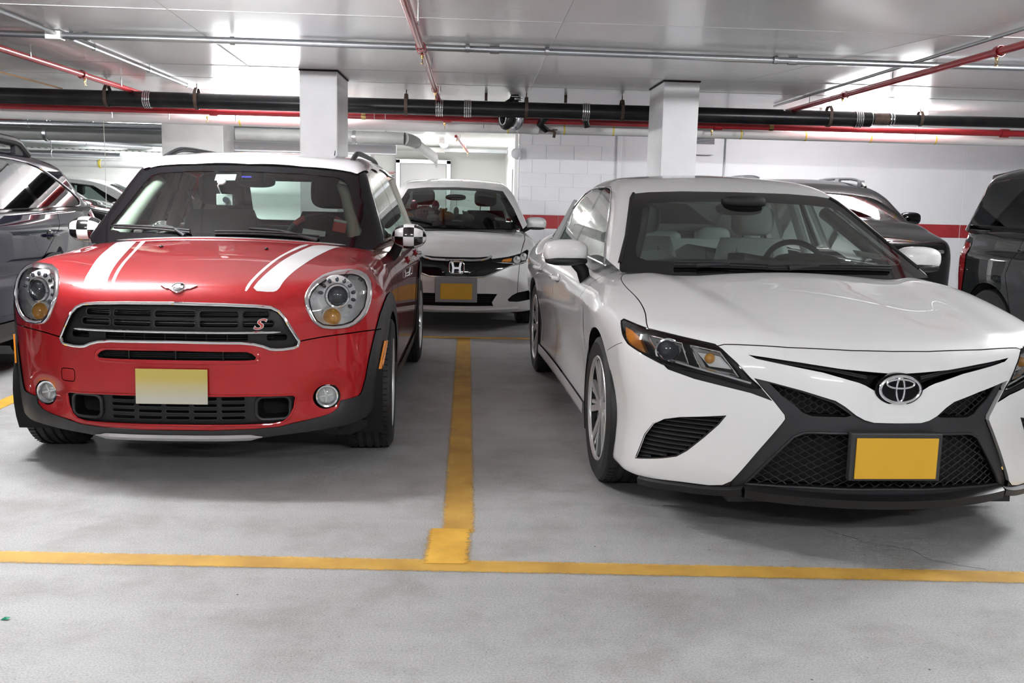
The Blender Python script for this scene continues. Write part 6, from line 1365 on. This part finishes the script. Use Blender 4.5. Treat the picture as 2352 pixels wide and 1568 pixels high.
def honda_front(car, low, ch):
    fl = lambda P, st=.02: lift(FRONT, low, P, st); out = []
    for s in (1, -1):
        M_ = (lambda P: np.array(P, float)) if s == 1 else (lambda P: mir(np.array(P, float)))
        out += [dict(name='x', poly=M_(fl(HOL)), skip=1, mat=None), dict(name='x', poly=M_(fl(HDU)), skip=1, mat=None)]
        hl = node('headlamp', car); h3 = fl(HOL); n3_ = grad(low, h3); MB().strip(M_(h3), M_(h3 - n3_*.04)).build('housing_wall', 'gloss_black', hl); shell_patch('housing_back', FRONT, low, M_(h3), .04, 'plastic_black', hl, .04)
        for (P, mt, nm) in ((np.array([(.46, .705), (.55, .718), (.54, .682), (.44, .684)]), 'amber', 'indicator'), (circle3((.60, .700), .038, 20), 'reflector', 'reflector_bowl'), (circle3((.672, .728), .038, 20), 'reflector', 'reflector_bowl')): shell_patch(nm, FRONT, low, M_(fl(P)), .03, mt, hl, .018, solid=.02)
        for c_ in ((.60, .70), (.672, .728)):
            p = M_(fl(np.array([c_]), None))[0]; MB().ellipsoid(p - (.012, 0, 0), (.012, .02, .02)).build('bulb', 'bulb_white', hl)
        shell_patch('lamp_cover', FRONT, low, M_(h3), .04, 'clear_cover', hl, .001)
        d3 = M_(fl(HDU)); flange('duct_wall', d3, (-.04, 0, 0), 'plastic_black', car); shell_patch('duct_backing', FRONT, low, d3, .05, 'void', car, shift=(-.04, 0, 0))
        tb = M_(fl(np.array([(.26, .531), (.32, .552), (.42, .596), (.52, .640), (.585, .652), (.66, .66), (.70, .69)]), .03)); 
        P = fl(resamp(np.array([(0, .525), (.15, .527), (.26, .531), (.32, .552), (.42, .594), (.52, .634), (.585, .648), (.69, .675)]), .03, False), None); MB().tube(M_(P) + (.004, 0, 0), .007, 8).build('grille_trim', 'chrome', car, label='chrome lower grille trim')
        P = fl(resamp(np.array([(0, .686), (.15, .686), (.24, .690), (.30, .704), (.335, .724)]), .03, False), None); MB().tube(M_(P) + (.010, 0, 0), .013, 8).build('grille_trim', 'chrome', car, label='chrome upper grille trim')
    g3 = fl(HGR); shell_patch('grille_panel', FRONT, low, g3, .04, 'gloss_black', car, .004); l3 = fl(HLO_); flange('intake_flange', l3, (-.05, 0, 0), 'plastic_black', car); shell_patch('intake_backing', FRONT, low, l3, .05, 'void', car, shift=(-.05, 0, 0))
    for z in (.29, .31, .33): MB().tube(fl(resamp(np.array([(-.33, z), (.33, z)]), .06, False), None) - (.03, 0, 0), .005, 6).build('intake_slat', 'plastic_black', car)
    out += [dict(name='x', poly=g3, skip=1, mat=None), dict(name='x', poly=l3, skip=1, mat=None)]
    # emblem: rounded frame with the two slanted posts and crossbar
    em = node('grille_emblem', car); put(em, fl(np.array([(0, .615)]), None)[0] + (.012, 0, 0), (1, 0, .05)); rr_ = rrect(-.070, .070, -.055, .058, .03, 5); MB().tube(np.c_[rr_, 0*rr_[:, 0]], .006, 8, closed=True).build('emblem_ring', 'chrome', em)
    for s in (1, -1): MB().prism([(s*.030, .052, -.004), (s*.052, .052, -.004), (s*.040, 0, -.004), (s*.046, -.050, -.004), (s*.026, -.050, -.004), (s*.020, 0, -.004)], (0, 0, .012)).build('emblem_post', 'chrome', em, smooth=False)
    MB().box((0, -.002, .002), (.05, .018, .010)).build('emblem_bar', 'chrome', em, smooth=False)
    MB().box((.822, .0, .405), (.014, .40, .235), bev=.004).build('plate_holder', 'print_grey', car, smooth=False); MB().box((.832, .0, .392), (.006, .305, .152), bev=.002).build('number_plate', 'plate_amber', car, smooth=False, label='amber number plate')
    sm_ = resamp(np.array([(.72, .70), (.60, .60), (.5, .5)]), .05, False)
    lip = fl(resamp(np.array([(-.60, .222), (0, .214), (.60, .222)]), .05, False), None); MB().tube(lip + (.004, 0, 0), .016, 8).build('bumper_lip', 'paint_pearl', car)
    hs = lift(TOP, low, np.array([(.66, .60), (.45, .655), (.2, .70), (-.05, .715)]), .05, closed=False)
    for s in (1, -1): out += [dict(name='x', poly=ribbon(ch.fwd(hs*(1, s, 1)), .006), skip=1, mat=None)]
    return out
hatch, hlow, hcab = build_car('hatchback_car', 'small white hatchback facing out behind the gap between the two front cars', (-.172, 9.95, math.radians(1.8)), S, 'paint_pearl', 'glass_side', 'glass', front=honda_front, rails=None, chrome=False)
def stuckh(name, y, z, w, h, mat, off=-.012):
    p = lift(FRONT, hcab, np.array([(y, z)]))[0]; o = MB().box((0, 0, 0), (w, h, .003)).build(name, mat, hatch, smooth=False); put(o, p, grad(hcab, p[None])[0], (0, 1, 0), off)
stuckh('registration_sticker', .46, 1.075, .10, .055, 'sticker_white'); stuckh('registration_sticker', .56, 1.07, .05, .055, 'sticker_red')
for s in (1, -1):
    pz = [(.66, 1.06), (.60, 1.18), (.53, 1.33)]; P = np.array([lift(FRONT, hcab, np.array([(s*y, z)]))[0] for y, z in pz]); MB().tube(P - grad(hcab, P)*.05, .03, 8).build('pillar_trim', 'trim_grey', hatch)
wpt = [lift(FRONT, hcab, np.array([(y, z)]))[0] + (.01, 0, .01) for y, z in ((-.66, 1.06), (-.5, 1.05), (-.35, 1.03), (-.25, 1.01))]; wiper(hatch, wpt, wpt[2:])
# soft toys on its dashboard
def hw2(p): a = math.radians(1.8) - math.pi/2; q = rotz(a) @ np.array(p, float); return (q[0] - .172, q[1] + 9.95, q[2])
pmat('plush_pink', (.62, .30, .34), .9); pmat('plush_orange', (.62, .28, .07), .9); pmat('plush_white', (.75, .78, .76), .95); pmat('plush_brown', (.30, .14, .06), .9); pmat('plush_tan', (.42, .38, .28), .9); pmat('seat_brown', (.20, .15, .11), .7); pmat('seat_tan2', (.30, .12, .05), .5)
t = thing('plush_toy', 'pink soft toy with two ears behind the windscreen of the small white hatchback', 'soft toy', hw2((-.46, -.33, 1.03)), -math.pi/2)
MB().ellipsoid((0, 0, .075), (.07, .11, .085)).build('body', 'plush_pink', t)
for s in (1, -1): MB().ellipsoid((0, s*.115, .16), (.035, .04, .055)).build('ear', 'plush_pink', t); MB().ellipsoid((.07, s*.03, .10), (.006, .008, .01)).build('eye', 'dash_black', t)
MB().ellipsoid((.072, 0, .10), (.006, .012, .012)).build('nose', 'dash_black', t)
for (y, r, mt, lb, dx) in ((-.52, .05, 'plush_orange', 'orange soft toy left of the pink one in the hatchback', 0), (-.10, .06, 'plush_orange', 'brown and orange soft toy right of the pink one in the hatchback', 0), (-.24, .045, 'plush_white', 'fluffy white soft toy in front of the pink one in the hatchback', .08), (.13, .05, 'plush_tan', 'round tan soft toy at the middle of the hatchback dashboard', .02)):
    t = thing('plush_toy', lb, 'soft toy', hw2((-.42 + dx, y, 1.02)), -math.pi/2); MB().ellipsoid((0, 0, r*.9), (r, r*1.5, r)).build('body', mt, t); MB().ellipsoid((.0, -r*.5, r*1.8), (r*.55, r*.6, r*.55)).build('head', mt, t)
    for s in (1, -1): MB().ellipsoid((.0, -r*.5 + s*r*.5, r*2.25), (r*.2, r*.22, r*.25)).build('ear', mt, t)
MB().tube([(-.62, .01, 1.30), (-.62, .01, 1.16)], .002, 5).build('mirror_charm_cord', 'dash_black', hatch); MB().ellipsoid((-.62, .01, 1.13), (.02, .03, .05)).build('mirror_charm', 'plush_white', hatch)

# ---------------------------------------------------------------- navy estate on the left
S = dict(wb=2.745, track=1.58, tyre=.345, len=4.82, belt=1.085, cowl=-.15, cw=.76, door0=-.50, k=.08, cladz=.38, bot=.24, flare=.01,
    Ht=([.95, .85, .7, .4, 0, -.4, -3.0, -3.7], [.78, .85, .91, .97, 1.05, 1.14, 1.20, 1.20]), W=([.95, .6, .2, 0, -1.2, -2.7, -3.3, -3.9], [.80, .88, .91, .92, .915, .92, .915, .86]), D=([.2, .3, .45, .62, .66, .8, .95, 1.08, 1.2], [.03, .012, .010, .012, .030, .012, .012, .05, .12]),
    F=([.1, .3, .5, .7, .9], [.86, .92, .93, .90, .82]), fy=(.45, 2.4), rear=(3.95, .12, .20, .9), ws=(-.16, 1.08, .50, .866, .30), roof=([-.8, -1.1, -1.6, -2.3, -3.0, -3.6], [1.45, 1.51, 1.56, 1.575, 1.55, 1.48]), side=(.85, 1.085, .40), crear=(-3.80, 1.1, .80, .60), crown=.05,
    gaps=[[(-.62, .38), (-.68, .7), (-.6, 1.08)], [(-1.80, .36), (-1.82, 1.10)], [(-2.36, .55), (-2.55, .75), (-2.92, 1.0), (-2.98, 1.12)], [(-.5, .38), (-2.3, .38)]], doors=[('front_door', [(-.62, .36), (-.68, .7), (-.5, 1.2), (-1.8, 1.2), (-1.8, .36)]), ('rear_door', [(-1.8, .36), (-1.8, 1.2), (-2.98, 1.2), (-2.9, 1.0), (-2.55, .75), (-2.3, .36)])], handles=[(-1.62, .90), (-2.72, .93)], cc=-1.9,
    wst=(1.46, 1.42, .60, .76), wsm=1, windows=[[(-.72, 1.10), (-1.05, 1.30), (-1.38, 1.43), (-1.72, 1.455), (-1.74, 1.10)], [(-1.90, 1.10), (-1.92, 1.10), (-1.88, 1.46), (-2.20, 1.465), (-2.52, 1.455), (-2.56, 1.44), (-2.72, 1.14), (-2.72, 1.13)], [(-2.655, 1.44), (-2.63, 1.44), (-2.80, 1.135), (-2.85, 1.135), (-3.30, 1.15), (-3.42, 1.18), (-3.40, 1.22), (-3.10, 1.38), (-2.9, 1.43)]],
    winframe=[(-.55, 1.08), (-1.0, 1.30), (-1.4, 1.46), (-1.8, 1.485), (-2.55, 1.48), (-2.95, 1.45), (-3.2, 1.37), (-3.5, 1.22), (-3.52, 1.15), (-3.38, 1.125), (-2.8, 1.105), (-1.8, 1.08)], rw=(1.16, 1.42), mirror=(-.75, .97, 1.12), seatx=-1.45, rails=(-1.2, -3.05, .62, .085), railr=.036)
build_car('estate_car', 'dark navy estate car with black roof rails at the far left', (-3.99, 4.47, math.radians(.3)), S, 'paint_navy', 'glass_dark', clad='plastic_clad', rails='plastic_dark', tail=[(-3.62, .87, 1.10), (-3.85, .6, 1.12), (-3.95, .62, .88), (-3.66, .90, .92)])

# ---------------------------------------------------------------- dark grey SUV on the right
S = dict(wb=2.66, track=1.60, tyre=.345, len=4.6, belt=1.11, cowl=-.15, cw=.76, door0=-.50, k=.09, cladz=.30, bot=.24, flare=.015,
    Ht=([.95, .85, .7, .4, 0, -.4, -3.0, -3.5], [.80, .88, .94, 1.0, 1.07, 1.16, 1.20, 1.17]), W=([.95, .6, .2, 0, -1.2, -2.6, -3.0, -3.4], [.80, .88, .91, .92, .905, .92, .895, .82]), D=([.2, .3, .5, .66, .8, .92, .97, 1.08, 1.2], [.03, .012, .02, .012, .0, .0, .022, .045, .11]),
    F=([.1, .3, .5, .7, .9], [.82, .88, .89, .88, .82]), fy=(.45, 2.4), rear=(3.42, .18, .10, .9), ws=(-.16, 1.10, .50, .866, .30), roof=([-.8, -1.1, -1.6, -2.3, -2.9, -3.3], [1.50, 1.57, 1.63, 1.645, 1.62, 1.57]), side=(.85, 1.10, .34), crear=(-3.34, 1.1, .97, .22), crown=.04,
    gaps=[[(-.62, .38), (-.68, .7), (-.6, 1.08)], [(-1.70, .36), (-1.72, 1.10)], [(-2.28, .40), (-2.36, .62), (-2.42, .82), (-2.34, .98), (-2.30, 1.12)], [(-.5, .32), (-2.2, .32)]], doors=[('front_door', [(-.62, .3), (-.68, .7), (-.5, 1.2), (-1.7, 1.2), (-1.7, .3)]), ('rear_door', [(-1.7, .3), (-1.7, 1.2), (-2.3, 1.2), (-2.34, .98), (-2.42, .82), (-2.36, .62), (-2.25, .3)])], handles=[(-1.55, .98), (-2.22, 1.0)], cc=-1.75,
    wst=(1.51, 1.47, .60, .76), wsm=1, windows=[[(-.72, 1.12), (-1.05, 1.32), (-1.35, 1.47), (-1.66, 1.50), (-1.68, 1.13)], [(-1.78, 1.13), (-1.76, 1.51), (-2.22, 1.50), (-2.26, 1.14)], [(-2.34, 1.14), (-2.32, 1.14), (-2.31, 1.49), (-2.45, 1.475), (-2.56, 1.44), (-2.78, 1.17), (-2.79, 1.14)]], winframe=[(-.55, 1.10), (-1.0, 1.32), (-1.38, 1.50), (-1.8, 1.535), (-2.35, 1.53), (-2.58, 1.48), (-2.86, 1.16), (-2.86, 1.11), (-1.8, 1.10)], rw=(1.16, 1.48), mirror=(-.75, .97, 1.14), seatx=-1.4, rails=(-1.0, -2.72, .62, .06), railr=.022)
g, glow, gcab = build_car('suv_car', 'dark grey SUV with tail spoiler at the right edge, beyond the white sedan', (4.79, 4.38, 0), S, 'paint_grey', 'glass_dark', rails='gloss_black', chrome=False, tail=[(-2.98, .88, 1.0), (-3.28, .72, 1.02), (-3.42, .70, .75), (-3.36, .74, .52), (-3.14, .885, .55), (-3.06, .90, .8)])
MB().box((-3.16, 0, 1.548), (.40, 1.16, .06), roty(-.10), bev=.02).build('tail_spoiler', 'paint_grey', g)
# ---------------------------------------------------------------- black SUV in the second row
S = dict(wb=2.74, track=1.62, tyre=.355, len=4.7, belt=1.13, cowl=-.02, cw=.76, door0=-.45, k=.10, cladz=.34, bot=.24, flare=.01,
    Ht=([.98, .9, .8, .5, .2, -.1, -3.0, -3.5], [.83, .89, .93, 1.02, 1.085, 1.16, 1.21, 1.18]), W=([.95, .6, .2, 0, -1.2, -2.6, -3.0, -3.4], [.82, .89, .92, .93, .92, .93, .90, .82]), D=([.2, .3, .5, .66, .8, .95, 1.08, 1.2], [.03, .012, .02, .012, .0, .01, .05, .12]),
    F=([.1, .3, .5, .7, .9], [.86, .91, .93, .92, .88]), fy=(.38, 2.6), rear=(3.45, .18, .25, .9), ws=(-.04, 1.12, .50, .866, .28), roof=([-.7, -1.0, -1.5, -2.2, -2.9, -3.3], [1.49, 1.545, 1.60, 1.61, 1.57, 1.52]), side=(.82, 1.13, .36), crear=(-3.35, 1.15, .85, .53), crown=.06,
    gaps=[[(-.62, .38), (-.68, .7), (-.6, 1.08)], [(-1.70, .36), (-1.72, 1.10)]], doors=[('front_door', [(-.62, .3), (-.68, .7), (-.5, 1.2), (-1.7, 1.2), (-1.7, .3)]), ('rear_door', [(-1.7, .3), (-1.7, 1.2), (-2.6, 1.2), (-2.25, .3)])], handles=[(-1.55, .98), (-2.4, 1.0)], cc=-1.75,
    wst=(1.50, 1.46, .60, .76), wsm=1, windows=[[(-.62, 1.16), (-.95, 1.34), (-1.3, 1.47), (-1.66, 1.49), (-1.68, 1.16)], [(-1.78, 1.16), (-1.76, 1.49), (-2.3, 1.47), (-2.5, 1.18)]], winframe=[(-.45, 1.13), (-.9, 1.34), (-1.3, 1.50), (-1.8, 1.52), (-2.4, 1.50), (-2.9, 1.25), (-2.9, 1.15), (-1.8, 1.12)], rw=(1.2, 1.46), mirror=(-.62, .98, 1.17), seatx=-1.3, rails=(-1.0, -2.7, .60, .05), railr=.018)
b1, _, bcab = build_car('suv_car', 'glossy black SUV with silver roof rails parked behind the white sedan', (3.93, 10.05, 0), S, 'paint_black', 'glass_side', 'glass_blue', rails='satin_silver', seatm='seat_grey')
P = lift(FRONT, mkfield(S)[0], resamp(np.array([(-.72, .86), (.72, .86)]), .08, False)); MB().tube(P + (.006, 0, 0), .018, 8).build('grille_bar', 'satin_silver', b1)
for z in (.80, .74, .68): P = lift(FRONT, mkfield(S)[0], resamp(np.array([(-.5, z), (.5, z)]), .08, False)); MB().tube(P + (.004, 0, 0), .012, 8).build('grille_slat', 'plastic_dark', b1)
for y, z, w, mt in ((.50, 1.24, .10, 'sticker_white'), (.57, 1.23, .045, 'sticker_red')):
    p = lift(FRONT, bcab, np.array([(y, z)]))[0]; o = MB().box((0, 0, 0), (w, .055, .003)).build('registration_sticker', mt, b1, smooth=False); put(o, p, grad(bcab, p[None])[0], (0, 1, 0), -.012)
# far cars in the left background: side on
c = copy_tree(b1); c.location = (-5.2, 13.2, 0); c.rotation_euler = (0, 0, 0); c['label'] = 'black SUV standing side-on in the left background behind the navy estate'
c = copy_tree(hatch); c.location = (-5.4, 17.0, 0); c.rotation_euler = (0, 0, math.radians(8)); c['label'] = 'white car standing side-on deep in the left background'
# ---------------------------------------------------------------- left background: higher deck, pipes and a far wall
struct(slab('ceiling_deck', XL, -1.9, 14.4, 27.2, 2.62, 2.8, 'deck_grey'), 'ribbed metal deck ceiling over the far bays')
struct(slab('wall_far', XL, -2.2, 24.4, 24.6, 0, 3.0, 'alcove_paint'))
struct(slab('ceiling_drop', XL, -1.9, 14.35, 14.45, CZ, 2.75, 'ceiling_paint'))
# ribs of the metal deck
for k in range(13):
    y = 15.0 + k*.62; o = MB().box((0, 0, 0), (9.0, .16, .10), bev=.02).build('trim_%d' % (30+k), 'galvanised', smooth=False); o.location = (-6.6, y, 2.57); struct(o)
FARP = [('galvanised', .05, [(-11, 14.9, 2.23), (-2.2, 14.6, 2.20)], 'long grey steel pipe under the far deck, upper'), ('pipe_wrap_grey', .11, [(-11, 15.6, 2.14), (-2.2, 15.2, 2.10)], 'thick grey lagged pipe under the far deck'), ('galvanised', .045, [(-9.5, 15.2, 2.24), (-4.0, 24.0, 2.24)], 'slanting steel pipe running deep into the background'),
        ('red_dark', .04, [(-8.0, 16.0, 2.36), (-3.0, 22.5, 2.34)], 'dark red pipe slanting through the left background'), ('galvanised', .05, [(-8.5, 16.5, 2.12), (-3.2, 24.0, 2.14)], 'second slanting steel pipe in the left background'), ('pipe_wrap', .09, [(-11, 23.4, 1.90), (-2.3, 23.4, 1.88)], 'white lagged pipe with yellow tape along the far wall'), ('galvanised', .06, [(-11, 17.4, 1.90), (-6.2, 17.4, 1.88)], 'steel pipe above the black SUV in the left background')]
for (mt, r, pts, lb) in FARP:
    t = thing('overhead_pipe', lb, 'pipe', pts[0]); P = np.array(pts, float) - np.array(pts[0]); MB().tube(P, r, 14).build('pipe_run', mt, t); d = P[-1]/np.linalg.norm(P[-1])
    for k in (.25, .5, .75):
        q = P[-1]*k; MB().tube([q, (q[0], q[1], 2.6 - pts[0][2])], .008, 6).build('rod', 'galvanised', t); MB().lathe([(r, -.03), (r*1.12, -.025), (r*1.12, .025), (r, .03)], d, q, 16).build('clamp', 'tape_yellow' if mt == 'pipe_wrap' else 'galvanised', t)
for (x0, y0, x1, y1, z, lb) in ((-10.5, 18.4, -5.0, 20.2, 2.06, 'perforated steel cable tray nearest in the left background'), (-10.2, 20.6, -4.6, 22.0, 2.20, 'perforated steel cable tray farther back on the left')):
    d = np.array((x1-x0, y1-y0, 0)); ln = np.linalg.norm(d); t = thing('cable_tray', lb, 'cable tray', (x0, y0, z), math.atan2(d[1], d[0])); MB().box((ln/2, 0, 0), (ln, .5, .012)).box((ln/2, .25, .04), (ln, .01, .09)).box((ln/2, -.25, .04), (ln, .01, .09)).build('tray', 'deck_grey', t, smooth=False)
    b = MB()
    for k in range(int(ln/.12)):
        for j in (-.12, .0, .12): b.box((.1 + k*.12, j, -.0075), (.05, .028, .003))
    o = b.build('perforations', 'dark_gap', t, smooth=False); o['kind'] = 'stuff'
    for k in (.2, .5, .8): MB().tube([(ln*k, .25, .05), (ln*k, .25, 2.6 - z)], .008, 6).build('rod', 'galvanised', t)
t = thing('wall_panel', 'grey metal panel on the far white wall at left', 'panel', (-7.4, 24.36, 1.62)); MB().box((0, 0, 0), (1.3, .08, .8), bev=.01).build('cover', 'galvanised', t, smooth=False); MB().box((.2, -.045, 0), (.02, .02, .75)).build('bar', 'print_grey', t, smooth=False)
t = thing('pull_cord', 'thin pale cord hanging between the navy estate and the red car', 'cord', (-4.66, 12.5, 1.02)); MB().tube([(0, 0, 0), (.01, 0, .7), (0, 0, 1.38)], .004, 6).build('cord_run', 'trim_cream', t)
